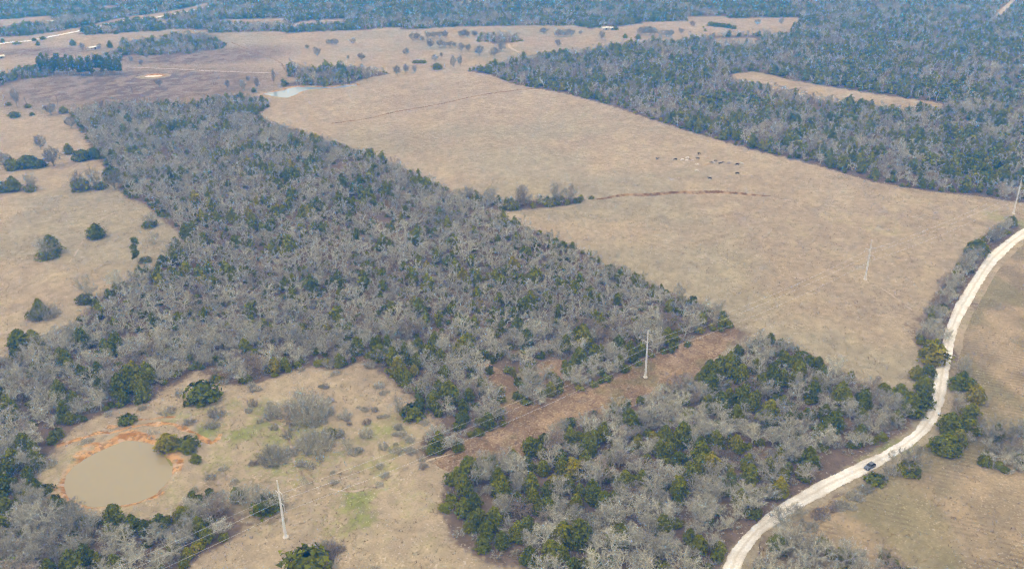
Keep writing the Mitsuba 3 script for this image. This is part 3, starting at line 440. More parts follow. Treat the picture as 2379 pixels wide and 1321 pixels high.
def smooth_line(pts, step):
    """Catmull-Rom through the points, resampled."""
    p = np.asarray(pts, float)
    p = np.vstack([2 * p[0] - p[1], p, 2 * p[-1] - p[-2]])
    out = []
    for i in range(1, len(p) - 2):
        a, b, c, d = p[i - 1:i + 3]
        for t in np.linspace(0, 1, 12, endpoint=False):
            out.append(0.5 * (2 * b + (c - a) * t + (2 * a - 5 * b + 4 * c - d) * t * t + (3 * b - a - 3 * c + d) * t ** 3))
    ls = LineString(np.array(out + [p[-2]]))
    n = max(4, int(ls.length / step))
    return np.array([ls.interpolate(t, normalized=True).coords[0] for t in np.linspace(0, 1, n)])

def track(pts, width, z, step=3.0, seed=0, amp=0.4, across=4):
    c = smooth_line(pts, step)
    t = np.gradient(c, axis=0); t /= np.linalg.norm(t, axis=1, keepdims=True)
    nrm = np.stack([-t[:, 1], t[:, 0]], 1)
    zz = np.zeros(len(c))
    w = [width / 2 + amp * 2 * (meshkit.fbm(np.stack([c[:, 0] / 6, c[:, 1] / 6, zz + 9 * k + seed], 1), 3, seed) - .5) for k in (0, 1)]
    return ribbon(c + nrm * w[0][:, None], c - nrm * w[1][:, None], z, across)

def tube(points, radii, sides=6, cap=True):
    p = np.asarray(points, float)
    t = np.gradient(p, axis=0)
    t /= np.linalg.norm(t, axis=1, keepdims=True) + 1e-12
    a = np.cross(t, np.where(np.abs(t[:, 2:]) < .9, [0, 0, 1.0], [1.0, 0, 0]))
    a /= np.linalg.norm(a, axis=1, keepdims=True) + 1e-12
    b, ang = np.cross(t, a), np.arange(sides) * 2 * np.pi / sides
    r = np.broadcast_to(radii, (len(p),))
    v = p[:, None] + r[:, None, None] * (np.cos(ang)[None, :, None] * a[:, None] + np.sin(ang)[None, :, None] * b[:, None])
    i, j = np.meshgrid(np.arange(len(p) - 1), np.arange(sides), indexing='ij')
    q = np.stack([i * sides + j, i * sides + (j + 1) % sides, (i + 1) * sides + (j + 1) % sides, (i + 1) * sides + j], -1).reshape(-1, 4)
    f = np.vstack([q[:, [0, 1, 2]], q[:, [0, 2, 3]]])
    v = v.reshape(-1, 3)
    if cap:
        n = len(v)
        v = np.vstack([v, p[:1], p[-1:]])
        k = np.arange(sides)
        e = (len(p) - 1) * sides
        f = np.vstack([f, np.stack([(k + 1) % sides, k, k * 0 + n], 1), np.stack([e + k, e + (k + 1) % sides, k * 0 + n + 1], 1)])
    return v, f

def join(parts):
    vs, fs, at = [], [], 0
    for v, f in parts:
        vs.append(v); fs.append(np.asarray(f) + at); at += len(v)
    return np.vstack(vs), np.vstack(fs)

def box(x0, x1, y0, y1, z0, z1):
    v = np.array([[x, y, z] for x in (x0, x1) for y in (y0, y1) for z in (z0, z1)], float)
    f = np.array([[0, 1, 3], [0, 3, 2], [4, 6, 7], [4, 7, 5], [0, 4, 5], [0, 5, 1], [2, 3, 7], [2, 7, 6], [0, 2, 6], [0, 6, 4], [1, 5, 7], [1, 7, 3]])
    return v, f

# ------------------------------------------------------------------ materials
def twosided(b): return {'type': 'twosided', 'bsdf': b}
def plain(col, rough=0.6, metal=0.0, spec=0.3):
    return twosided({'type': 'principled', 'base_color': {'type': 'rgb', 'value': list(col)}, 'roughness': rough, 'metallic': metal, 'specular': spec})

def ground_col(p, n, uv):
    """Dry winter pasture; uv = (green above 0 / mauve below 0, bare brown litter)."""
    x, y = p.x, p.y
    big = fbm(x / 55, y / 70, 0, 3)
    mid = fbm(x / 9 + 40, y / 11, 3, 3)
    fine = noise(x / 1.1, y / 1.3, 5)
    fine2 = noise(x / 0.55 + 9, y / 0.6, 8)
    tan = mix((0.366, 0.29, 0.194), (0.405, 0.326, 0.219), smoothstep(0.25, 0.8, big))
    tan = mix(tan, (0.425, 0.36, 0.225), 0.35 * smoothstep(0.45, 0.75, mid))
    tan = mix(tan, (0.315, 0.285, 0.195), 0.55 * smoothstep(0.48, 0.70, fbm(x / 95 + 7, y / 80, 5, 3)))
    tan = tan * (0.90 + 0.20 * mid)
    mauve = mix((0.165, 0.124, 0.094), (0.285, 0.22, 0.16), smoothstep(0.3, 0.7, mid))
    green = mix((0.185, 0.215, 0.055), (0.29, 0.295, 0.10), fine)
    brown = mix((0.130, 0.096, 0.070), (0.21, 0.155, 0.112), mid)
    m2 = 0.6 * mid + 0.4 * fine
    g = dr.clip(uv.x, 0, 1)
    v = dr.clip(-uv.x, 0, 1)
    col = mix(tan, mauve, smoothstep(0.15, 0.85, v + 0.9 * (m2 - 0.5)) * dr.minimum(v * 3, 1))
    col = mix(col, green, smoothstep(0.2, 0.95, g + 1.1 * (m2 - 0.5)) * dr.minimum(g * 3, 1))
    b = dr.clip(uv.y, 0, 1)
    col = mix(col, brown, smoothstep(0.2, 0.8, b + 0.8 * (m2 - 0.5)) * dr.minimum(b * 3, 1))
    # tufts and bleached stems
    fine3 = noise(x / 0.38 + 3, y / 0.42, 4)
    dark = smoothstep(0.50, 0.95, 0.6 * fine2 + 0.4 * fine3) * smoothstep(0.30, 0.75, fbm(x / 5 + 12, y / 5, 6, 2))
    col = col * (1 - 0.55 * dark)
    pale = smoothstep(0.80, 0.95, fine2) * smoothstep(0.40, 0.65, noise(x / 4 + 70, y / 4, 2))
    col = mix(col, (0.52, 0.46, 0.37), 0.6 * pale)
    return col * (0.62 + 0.26 * fine2 + 0.22 * fine3 + 0.28 * noise(x / 2.1 + 8, y / 2.3, 11))

def litter_col(p, n, uv):
    """Cut red-brown brush and leaf litter of the cleared strip."""
    mid = fbm(p.x / 7, p.y / 9, 0, 3)
    f = noise(p.x / 0.8, p.y / 0.8, 4)
    f2 = noise(p.x / 0.45, p.y / 0.5, 9)
    c = mix((0.215, 0.143, 0.080), (0.35, 0.245, 0.145), smoothstep(0.3, 0.75, mid))
    c = mix(c, (0.40, 0.32, 0.225), 0.4 * smoothstep(0.6, 0.9, f2))
    c = mix(c, (0.10, 0.075, 0.055), 0.5 * smoothstep(0.62, 0.85, f))
    c = mix(c, (0.15, 0.15, 0.06), 0.45 * smoothstep(0.62, 0.75, fbm(p.x / 14 + 5, p.y / 14, 0, 3)))
    return c * (0.8 + 0.4 * f2)

def field_col(p, n, uv):
    """Mown hay field: drilled rows a few metres apart, olive and straw patches."""
    mid = fbm(p.x / 12, p.y / 14, 1, 3)
    f = noise(p.x / 1.0, p.y / 1.0, 2)
    f2 = noise(p.x / 0.5, p.y / 0.5, 6)
    c = mix((0.28, 0.22, 0.135), (0.39, 0.30, 0.185), smoothstep(0.3, 0.7, mid))
    c = mix(c, (0.215, 0.195, 0.095), 0.6 * smoothstep(0.46, 0.66, fbm(p.x / 24 + 3, p.y / 30, 0, 3)))
    s = p.x * 0.42 + p.y * 0.91 + 1.2 * noise(p.x / 15, p.y / 15, 3)
    row = smoothstep(0.35, 0.8, 0.5 + 0.5 * dr.sin(s * 2 * math.pi / 2.3)) * smoothstep(0.35, 0.6, noise(p.x / 9, p.y / 9, 7))
    c = c * (1 - 0.18 * row)
    f3 = noise(p.x / 0.38, p.y / 0.4, 3)
    c = c * (1 - 0.45 * smoothstep(0.5, 0.95, 0.6 * f2 + 0.4 * f3) * smoothstep(0.3, 0.7, fbm(p.x / 5, p.y / 6, 9, 2)))
    c = mix(c, (0.50, 0.43, 0.32), 0.5 * smoothstep(0.82, 0.95, f2))
    return c * (0.66 + 0.26 * f2 + 0.2 * f3 + 0.24 * f)

def gravel_col(p, n, uv):
    """Pale crushed limestone: two wheel paths, tan between and at the edges."""
    f = noise(p.x / 0.35, p.y / 0.35, 2)
    m = fbm(p.x / 4, p.y / 4, 4, 3)
    u = uv.x
    edge = smoothstep(0.38, 0.53, dr.abs(u - 0.5) + 0.18 * (m - 0.5))
    mid = 1 - smoothstep(0.03, 0.12, dr.abs(u - 0.5) + 0.10 * (m - 0.5))
    rut = smoothstep(0.06, 0.0, dr.abs(dr.abs(u - 0.5) - 0.19) + 0.06 * (m - 0.5))
    c = mix((0.82, 0.79, 0.74), (0.70, 0.66, 0.60), smoothstep(0.35, 0.75, m))
    c = mix(c, (0.50, 0.43, 0.33), 0.75 * edge)
    c = mix(c, (0.60, 0.54, 0.45), 0.55 * mid)
    c = mix(c, (0.86, 0.83, 0.78), 0.6 * rut)
    c = c * (1 - 0.12 * smoothstep(0.55, 0.75, fbm(p.x / 18, p.y / 18, 7, 2)))
    return c * (0.90 + 0.2 * f)

def track_col(p, n, uv):
    m = fbm(p.x / 5, p.y / 5, 4, 3)
    return mix((0.42, 0.34, 0.25), (0.55, 0.47, 0.37), m)

def trail_col(p, n, uv):
    m = fbm(p.x / 3, p.y / 3, 4, 2)
    return mix(ground_col(p, n, mi.Point2f(0, 0)), mix((0.27, 0.205, 0.14), (0.50, 0.41, 0.30), smoothstep(0.35, 0.65, m)), 0.75)

def orange_col(p, n, uv):
    """Iron-stained clay of the pond banks."""
    m = fbm(p.x / 3, p.y / 3, 4, 3)
    f = noise(p.x / 0.7, p.y / 0.7, 2)
    c = mix((0.34, 0.165, 0.05), (0.56, 0.335, 0.15), smoothstep(0.3, 0.7, m))
    c = mix(c, (0.20, 0.13, 0.07), 0.6 * smoothstep(0.6, 0.8, f))
    return mix(c, (0.62, 0.50, 0.36), 0.5 * smoothstep(0.62, 0.8, fbm(p.x / 2 + 20, p.y / 2, 0, 2)))

def gully_col(p, n, uv):
    m = fbm(p.x / 3, p.y / 3, 4, 3)
    c = mix((0.20, 0.12, 0.06), (0.44, 0.31, 0.18), smoothstep(0.3, 0.7, m))
    return mix(c, (0.14, 0.10, 0.06), 0.5 * smoothstep(0.55, 0.75, noise(p.x / 1.2, p.y / 1.2, 2)))

def bank_col(p, n, uv):
    """uv.x runs from the water (0) over the crest to the pasture (1)."""
    m = fbm(p.x / 4, p.y / 4, 2, 3)
    o = orange_col(p, n, uv)
    grass = ground_col(p, n, mi.Point2f(0.25, 0.15))
    c = mix(o, grass, smoothstep(0.24, 0.50, uv.x + 0.75 * (m - 0.5) + 0.9 * (fbm(p.x / 16 + 2.3, p.y / 16, 1, 2) - 0.42)))
    return mix((0.12, 0.085, 0.05), c, smoothstep(0.0, 0.07, uv.x))

def bark_col(p, n, uv):
    """uv = (tone of the tree, shade of the twig)."""
    w = noise(p.x / 11, p.y / 11, 3)
    t = dr.clip(0.55 * uv.x + 0.65 * w - 0.1, 0, 1)
    c = mix((0.342, 0.326, 0.268), (0.485, 0.468, 0.385), smoothstep(0.15, 0.55, t))
    c = mix(c, (0.6, 0.585, 0.48), smoothstep(0.60, 0.95, t))
    c = mix(c, (0.26, 0.175, 0.135), 0.6 * smoothstep(0.72, 0.9, noise(p.x / 8 + 55, p.y / 8, 6)))
    return c * (0.45 + 0.85 * uv.y)

def leaf_col(p, n, uv):
    w = noise(p.x / 9, p.y / 9, 8)
    t = dr.clip(0.5 * uv.x + 0.6 * w - 0.05, 0, 1)
    c = mix((0.118, 0.134, 0.006), (0.185, 0.19, 0.008), smoothstep(0.2, 0.6, t))
    c = mix(c, (0.28, 0.24, 0.016), smoothstep(0.68, 0.98, t))
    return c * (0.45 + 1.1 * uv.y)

def straw_col(p, n, uv):
    c = mix((0.17, 0.13, 0.085), (0.36, 0.285, 0.19), smoothstep(0.1, 0.6, uv.x))
    c = mix(c, (0.50, 0.43, 0.33), smoothstep(0.75, 0.95, uv.x))
    return c * (0.75 + 0.5 * uv.y)

def proc_diffuse(fn): return {'type': 'diffuse', 'reflectance': mikit.proc(fn)}
scene['ground_mat'] = twosided(proc_diffuse(ground_col))
scene['straw_mat'] = twosided(proc_diffuse(straw_col))
scene['litter_mat'] = twosided(proc_diffuse(litter_col))
scene['field_mat'] = twosided(proc_diffuse(field_col))
scene['gravel_mat'] = twosided(proc_diffuse(gravel_col))
scene['track_mat'] = twosided(proc_diffuse(track_col))
scene['trail_mat'] = twosided(proc_diffuse(trail_col))
scene['gully_mat'] = twosided(proc_diffuse(gully_col))
scene['orange_mat'] = twosided(proc_diffuse(orange_col))
scene['bank_mat'] = twosided(proc_diffuse(bank_col))
scene['bark_mat'] = twosided(proc_diffuse(bark_col))
scene['leaf_mat'] = twosided(proc_diffuse(leaf_col))
scene['dead_mat'] = plain((0.46, 0.43, 0.39), 0.9)
scene['dark_dead_mat'] = plain((0.14, 0.12, 0.11), 0.9)
scene['mud_water_mat'] = twosided({'type': 'principled', 'base_color': {'type': 'rgb', 'value': [0.32, 0.262, 0.148]}, 'roughness': 0.10, 'specular': 0.5})
scene['algae_mat'] = plain((0.22, 0.20, 0.045), 0.5)
scene['blue_water_mat'] = twosided({'type': 'principled', 'base_color': {'type': 'rgb', 'value': [0.20, 0.27, 0.36]}, 'roughness': 0.06, 'specular': 0.9})
scene['pale_water_mat'] = twosided({'type': 'principled', 'base_color': {'type': 'rgb', 'value': [0.62, 0.60, 0.56]}, 'roughness': 0.1, 'specular': 0.6})
scene['steel_mat'] = plain((0.70, 0.72, 0.74), 0.5, 0.0, 0.5)
scene['wire_mat'] = plain((0.62, 0.62, 0.60), 0.5, 0.0, 0.5)
scene['porcelain_mat'] = plain((0.50, 0.52, 0.53), 0.35)
scene['concrete_mat'] = plain((0.66, 0.62, 0.55), 0.9)
scene['paint_mat'] = {'type': 'principled', 'base_color': {'type': 'rgb', 'value': [0.10, 0.12, 0.165]}, 'roughness': 0.25, 'specular': 0.6, 'clearcoat': 0.8}
scene['glass_mat'] = plain((0.012, 0.014, 0.018), 0.05, 0, 0.7)
scene['tyre_mat'] = plain((0.02, 0.02, 0.02), 0.9)
scene['chrome_mat'] = plain((0.6, 0.6, 0.62), 0.25, 0.9)
scene['lamp_mat'] = plain((0.75, 0.76, 0.78), 0.2)
scene['red_lamp_mat'] = plain((0.35, 0.02, 0.02), 0.3)
scene['black_hide'] = plain((0.018, 0.016, 0.015), 0.8)
scene['white_hide'] = plain((0.82, 0.79, 0.74), 0.8)
scene['cream_hide'] = plain((0.62, 0.50, 0.36), 0.8)
scene['grey_hide'] = plain((0.34, 0.31, 0.30), 0.8)
scene['dark_hide'] = plain((0.10, 0.07, 0.055), 0.8)
scene['roof_mat'] = plain((0.78, 0.78, 0.77), 0.5)
scene['wall_mat'] = plain((0.55, 0.50, 0.44), 0.8)
scene['opening_mat'] = plain((0.06, 0.06, 0.06), 0.8)

# ------------------------------------------------------------------ the ground
WOODS = {w[0]: Polygon(w[1], []).buffer(0) for w in D['woods']}
HOLES = {w[0]: [Polygon(h).buffer(0) for h in w[2]] for w in D['woods']}
for k in WOODS:
    for h in HOLES[k]: WOODS[k] = WOODS[k].difference(h)
WOOD_ALL = shapely.union_all(list(WOODS.values()))

gx = np.r_[-6000, -3500, np.arange(-1900, -520, 20), np.arange(-520, 520, 4.0), np.arange(520, 1901, 20), 3500, 6000]
gy = np.r_[-6000, -2000, -600, -100, np.arange(60, 620, 4.0), np.arange(620, 1100, 10), np.arange(1100, 2500, 25), 3500, 6000]
X, Y = np.meshgrid(gx, gy, indexing='ij')
P = np.stack([X.ravel(), Y.ravel()], 1)
def blobs(key):
    out = np.zeros(len(P))
    for cx, cy, rx, ry, s in D[key]:
        d = np.sqrt(((P[:, 0] - cx) / rx) ** 2 + ((P[:, 1] - cy) / ry) ** 2)
        out = np.maximum(out, s * np.clip(1.35 - d * .85, 0, 1))
    return out
def near_wood(width):
    """1 inside the woods, falling to 0 width metres outside."""
    shapely.prepare(WOOD_ALL)
    inside = shapely.contains_xy(WOOD_ALL, P[:, 0], P[:, 1])
    zone = WOOD_ALL.buffer(width)
    shapely.prepare(zone)
    close = shapely.contains_xy(zone, P[:, 0], P[:, 1]) & ~inside
    out = inside.astype(float)
    idx = np.nonzero(close)[0]
    dist = shapely.distance(shapely.points(P[idx]), WOOD_ALL)
    out[idx] = np.clip(1 - dist / width, 0, 1)
    return out
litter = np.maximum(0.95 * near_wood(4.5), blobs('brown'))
tint = blobs('green') - blobs('mauve')
i, j = np.meshgrid(np.arange(len(gx) - 1), np.arange(len(gy) - 1), indexing='ij')
m = len(gy)
q = np.stack([i * m + j, (i + 1) * m + j, (i + 1) * m + j + 1, i * m + j + 1], -1).reshape(-1, 4)
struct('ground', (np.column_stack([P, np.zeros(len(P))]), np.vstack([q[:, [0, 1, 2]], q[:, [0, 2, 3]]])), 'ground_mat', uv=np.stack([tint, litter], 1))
struct('cleared_strip', sheet(D['strip'], 0.010, 1.6, 1.5, 3), 'litter_mat')

# the gravel road, its near side field and the smaller tracks
RL, RR = smooth_line(D['road_left'], 1.0), smooth_line(D['road_right'], 1.0)
NR = 420
rl = np.array([LineString(RL).interpolate(t, normalized=True).coords[0] for t in np.linspace(0, 1, NR)])
rr = np.array([LineString(RR).interpolate(t, normalized=True).coords[0] for t in np.linspace(0, 1, NR)])
# straight across the road: pair every left point with the nearest point of the right edge
rr = np.array([LineString(RR).interpolate(LineString(RR).project(shapely.Point(a))).coords[0] for a in rl])
zz = np.arange(NR) * 0.0
wob = [0.55 * 2 * (meshkit.fbm(np.stack([c[:, 0] / 2.5, c[:, 1] / 2.5, zz + 5 * k], 1), 3, k) - .5) for k, c in enumerate((rl, rr))]
ax = (rr - rl) / (np.linalg.norm(rr - rl, axis=1, keepdims=True) + 1e-6)
mesh, uv = ribbon(rl - ax * wob[0][:, None], rr + ax * wob[1][:, None], 0.03, 12, 0.10)
struct('gravel_road', mesh, 'gravel_mat', uv=uv, smooth=True)
fld = [tuple(a + b * 3.2) for a, b in zip(rr[::6], ax[::6])]
fld = fld + [(fld[-1][0] + 20, 60.0), (420.0, 60.0), (520.0, 320.0), (480.0, 470.0)]
struct('hay_field', sheet(fld, 0.010, 0.8, 2.5, 8), 'field_mat')
hw, uv = track(D['highway'], 9.0, 0.08, 8, 2, 0.6)
struct('highway', hw, 'gravel_mat', uv=uv)
for nm, w, a in (('dam_track', 3.2, .8), ('field_track', 4.0, .8), ('road_far', 7.0, .8)):
    tr, uv = track(D[nm], w, 0.06, 4, 3, a)
    struct('dirt_track', tr, 'track_mat', uv=uv)
tr, uv = track(D['drain'], 3.4, 0.03, 3, 4, 0.8)
struct('drainage_line', tr, 'litter_mat', uv=uv)
for tl in D['trails']:
    tr, uv = track(tl, 0.9, 0.012, 2.0, 7, 0.5, 2)
    struct('cattle_trail', tr, 'trail_mat', uv=uv)
tr, uv = track(D['fence_line'], 2.0, 0.02, 3, 5, 0.8)
struct('drainage_line', tr, 'litter_mat', uv=uv)

# eroded gully: a cut bank with a raw face
gc = smooth_line(D['gully'], 1.2)
gt = np.gradient(gc, axis=0); gt /= np.linalg.norm(gt, axis=1, keepdims=True)
gn = np.stack([-gt[:, 1], gt[:, 0]], 1)
zz = np.zeros(len(gc))
gw = 1.2 + 3.0 * meshkit.fbm(np.stack([gc[:, 0] / 7, gc[:, 1] / 7, zz], 1), 3, 2)
gh = 0.1 + 1.5 * meshkit.fbm(np.stack([gc[:, 0] / 4, gc[:, 1] / 4, zz + 3], 1), 3, 5)
ends = np.sin(np.linspace(0.03, math.pi - .03, len(gc))) ** .5
prof = [(-1.0, 0.02), (-0.45, 0.08), (-0.25, 1.0), (0.15, 1.15), (0.7, 0.45), (1.2, 0.02)]
gv = np.concatenate([np.column_stack([gc + gn * (o * gw * ends)[:, None] + gn * (0.8 * (meshkit.noise(np.column_stack([gc / 2.2, zz + o * 3]), 3) - .5))[:, None], 0.02 + (h - .02) * gh * ends]) for o, h in prof])
n0, k0 = len(gc), len(prof)
i, j = np.meshgrid(np.arange(k0 - 1), np.arange(n0 - 1), indexing='ij')
q = np.stack([i * n0 + j, i * n0 + j + 1, (i + 1) * n0 + j + 1, (i + 1) * n0 + j], -1).reshape(-1, 4)
struct('gully', (gv, np.vstack([q[:, [0, 1, 2]], q[:, [0, 2, 3]]])), 'gully_mat')

# ponds
def bank(pts, prof, name, mat, seed):
    c = ragged(pts, 0.5, 1.0, seed)
    pg = Polygon(c)
    if pg.exterior.is_ccw: c = c[::-1]
    t = np.roll(c, -1, 0) - np.roll(c, 1, 0); t /= np.linalg.norm(t, axis=1, keepdims=True)
    for _ in range(6): t = (np.roll(t, 1, 0) + t + np.roll(t, -1, 0)) / 3
    nr = np.stack([-t[:, 1], t[:, 0]], 1)
    rows, uvs = [], []
    total = prof[-1][0] - prof[0][0]
    for k, (o, z) in enumerate(prof):
        w = 1 + 0.7 * (meshkit.fbm(np.column_stack([c / 7, np.full(len(c), 2.0)]), 3, seed) - .5)
        jit = 0.9 * (meshkit.fbm(np.column_stack([c / 2.5, np.full(len(c), k * 3.0)]), 3, seed + 1) - .5)
        rows.append(np.column_stack([c + nr * (o * w + jit * (0 < k < len(prof) - 1))[:, None], np.full(len(c), z) + (0.5 * jit if 0 < k < len(prof) - 1 else 0)]))
        uvs.append(np.column_stack([np.full(len(c), (o - prof[0][0]) / total), np.arange(len(c)) * 1.0]))
    n0, k0 = len(c), len(prof)
    i, j = np.meshgrid(np.arange(k0 - 1), np.arange(n0), indexing='ij')
    q = np.stack([i * n0 + j, i * n0 + (j + 1) % n0, (i + 1) * n0 + (j + 1) % n0, (i + 1) * n0 + j], -1).reshape(-1, 4)
    struct(name, (np.vstack(rows), np.vstack([q[:, [0, 1, 2]], q[:, [0, 2, 3]]])), mat, uv=np.vstack(uvs), smooth=True)
    return c
bank(D['pond'], [(-1.5, -0.1), (0.0, 0.22), (0.9, 0.7), (2.2, 1.0), (4.0, 1.1), (6.5, 0.8), (9.5, 0.012)], 'pond_bank', 'bank_mat', 4)
struct('stock_pond', sheet(D['pond'], 0.20, 0.5, 1.0, 4), 'mud_water_mat')
tr, uv = track(D['orange_bank'], 2.6, 0.035, 1.0, 6, 2.0, 6)
struct('orange_bank', tr, 'orange_mat', uv=uv)
tr, uv = track([(a + .6, b + 4.2) for a, b in D['orange_bank'][3:9]], 1.4, 0.045, 1.0, 9, 1.2, 4)
struct('orange_bank', tr, 'orange_mat', uv=uv)
struct('pond_algae', sheet(D['algae'], 0.207, 0.5, .6, 12), 'algae_mat')
bank(D['far_pond'], [(-1, -.1), (0, .1), (1.5, .5), (4, .5), (7, .015)], 'pond_bank', 'bank_mat', 7)
struct('blue_pond', sheet(D['far_pond'], 0.12, 0.6, 2.0, 5), 'blue_water_mat')
bank(D['dam_pond'], [(-1, -.1), (0, .1), (2.5, 1.0), (5, 1.0), (10, .015)], 'pond_bank', 'bank_mat', 9)
struct('dam_pond', sheet(D['dam_pond'], 0.12, 0.6, 2.0, 5), 'pale_water_mat')

# ------------------------------------------------------------------ plants
def unit(v): return v / (np.linalg.norm(v, axis=-1, keepdims=True) + 1e-9)

def blades(rng, p, d, L, w, shade):
    """Thin tapering twigs, one triangle each."""
    side = unit(np.cross(d, rng.normal(size=d.shape))) * np.asarray(w).reshape(-1, 1) / 2
    v = np.stack([p - side, p + side, p + d * np.asarray(L).reshape(-1, 1)], 1).reshape(-1, 3)
    return v, np.arange(len(v)).reshape(-1, 3), np.repeat(shade, 3)

def bare_tree(seed, limbs, secs, twigs, tw, R=4.2, H=8.5, sides=5, trunk_h=0.22, spread=1.0, tshade=.50, bough=1.08, bshade=.92, fill=0.0):
    """Leafless oak: (trunk with limbs, crown of twigs), each (v, f, uv)."""
    g = np.random.default_rng(seed)
    tone = g.uniform()
    z0 = H * trunk_h * g.uniform(.75, 1.1)
    top = np.array([g.normal() * .25, g.normal() * .25, z0])
    wood = [tube([[0, 0, -.2], top * [.4, .6, .5], top], [.30, .23, .20], sides, False)]
    cz, rz = H * .56, H * .44
    limb_pts, limb_r = [], []
    for k in range(limbs):
        az = 2 * math.pi * (k + g.uniform(-.35, .35)) / limbs
        el = math.asin(g.uniform(-.42, .96)) if k else 1.4
        e = np.array([math.cos(az) * math.cos(el) * R, math.sin(az) * math.cos(el) * R, cz + rz * math.sin(el)]) * [.8, .8, .88]
        mid = top * .45 + e * .55 + np.array([0, 0, .12 * H * g.uniform(-.2, 1)]) + g.normal(size=3) * .35
        t = np.linspace(0, 1, 6)[:, None]
        b = (1 - t) ** 2 * top + 2 * t * (1 - t) * mid + t * t * e + np.r_[np.zeros((1, 3)), g.normal(size=(5, 3)) * .22]
        limb_pts.append(b)
        wood.append(tube(b, np.linspace(.15, .045, 6), max(3, sides - 1), False))
    lp = np.array(limb_pts)
    # secondary boughs
    a, t = g.integers(0, limbs, secs), g.uniform(1.2, 4.99, secs)
    k = t.astype(int)
    s0 = lp[a, k] * (1 - (t - k))[:, None] + lp[a, k + 1] * (t - k)[:, None]
    c = np.array([0, 0, cz - .2 * H])
    outw = unit((s0 - c) / [R, R, rz])
    dirs = unit(outw * .8 + g.normal(size=(secs, 3)) * .55 + [0, 0, .25])
    L = R * g.uniform(.28, .55, secs)
    s1 = s0 + dirs * L[:, None] * .5 + g.normal(size=(secs, 3)) * .12
    s2 = s0 + unit(dirs + g.normal(size=(secs, 3)) * .35) * L[:, None]
    lim = np.sqrt(((s2 - [0, 0, cz]) / [R, R, rz] * 1.0) ** 2 @ np.ones(3))
    s2 = np.where(lim[:, None] > 1.02, [0, 0, cz] + (s2 - [0, 0, cz]) / lim[:, None], s2)
    bw = max(.085, tw * .8) * bough
    for i_ in range(secs):
        wood.append(tube([s0[i_], s1[i_], s2[i_]], [bw * .6, bw * .42, bw * .2], 3, False))
    v, f = join(wood)
    wuv = np.column_stack([np.full(len(v), tone), np.clip(g.normal(bshade, .14, len(v)), .15, 1.3)])
    # twigs
    a, t = g.integers(0, secs, twigs), g.uniform(.15, 1, twigs)[:, None]
    p = np.where(t < .5, s0[a] * (1 - 2 * t) + s1[a] * 2 * t, s1[a] * (2 - 2 * t) + s2[a] * (2 * t - 1))
    nf = int(fill * twigs)
    if nf:
        u_ = unit(g.normal(size=(nf, 3))) * g.uniform(.35, .88, nf)[:, None]
        p[:nf] = u_ * [R, R, rz] + [0, 0, cz]
    outw = unit((p - c) / [R, R, rz])
    d = unit(outw * .70 + g.normal(size=(twigs, 3)) * .75 + [0, 0, .12])
    tv, tf, sh = blades(g, p, d, g.uniform(.16, .36, twigs) * R * .8, tw * g.uniform(.6, 1.3, twigs), np.clip(g.normal(tshade, .28, twigs), .06, 1.15))
    tv = tv * [spread, spread, 1]
    return (v, f, wuv), (tv, tf, np.column_stack([np.full(len(tv), tone), sh]))

def tufts(rng, p, nrm, size, shade, k=2):
    """Leaf sprays: k triangles around each point, roughly facing along nrm."""
    vs, sh = [], []
    for q_ in range(k):
        nn = unit(nrm + rng.normal(size=nrm.shape) * .55)
        a = unit(np.cross(nn, rng.normal(size=nn.shape)))
        b = np.cross(nn, a)
        s = size * rng.uniform(.6, 1.3, len(p))
        c = p + rng.normal(size=p.shape) * size * .3
        vs.append(np.stack([c + a * s[:, None], c + (-.5 * a + .8 * b) * s[:, None], c + (-.5 * a - .8 * b) * s[:, None]], 1))
        sh.append(np.repeat(np.clip(shade + rng.normal(size=len(p)) * .16, .05, 1), 3).reshape(-1, 3))
    v = np.concatenate(vs).reshape(-1, 3)
    return v, np.arange(len(v)).reshape(-1, 3), np.concatenate(sh).ravel()

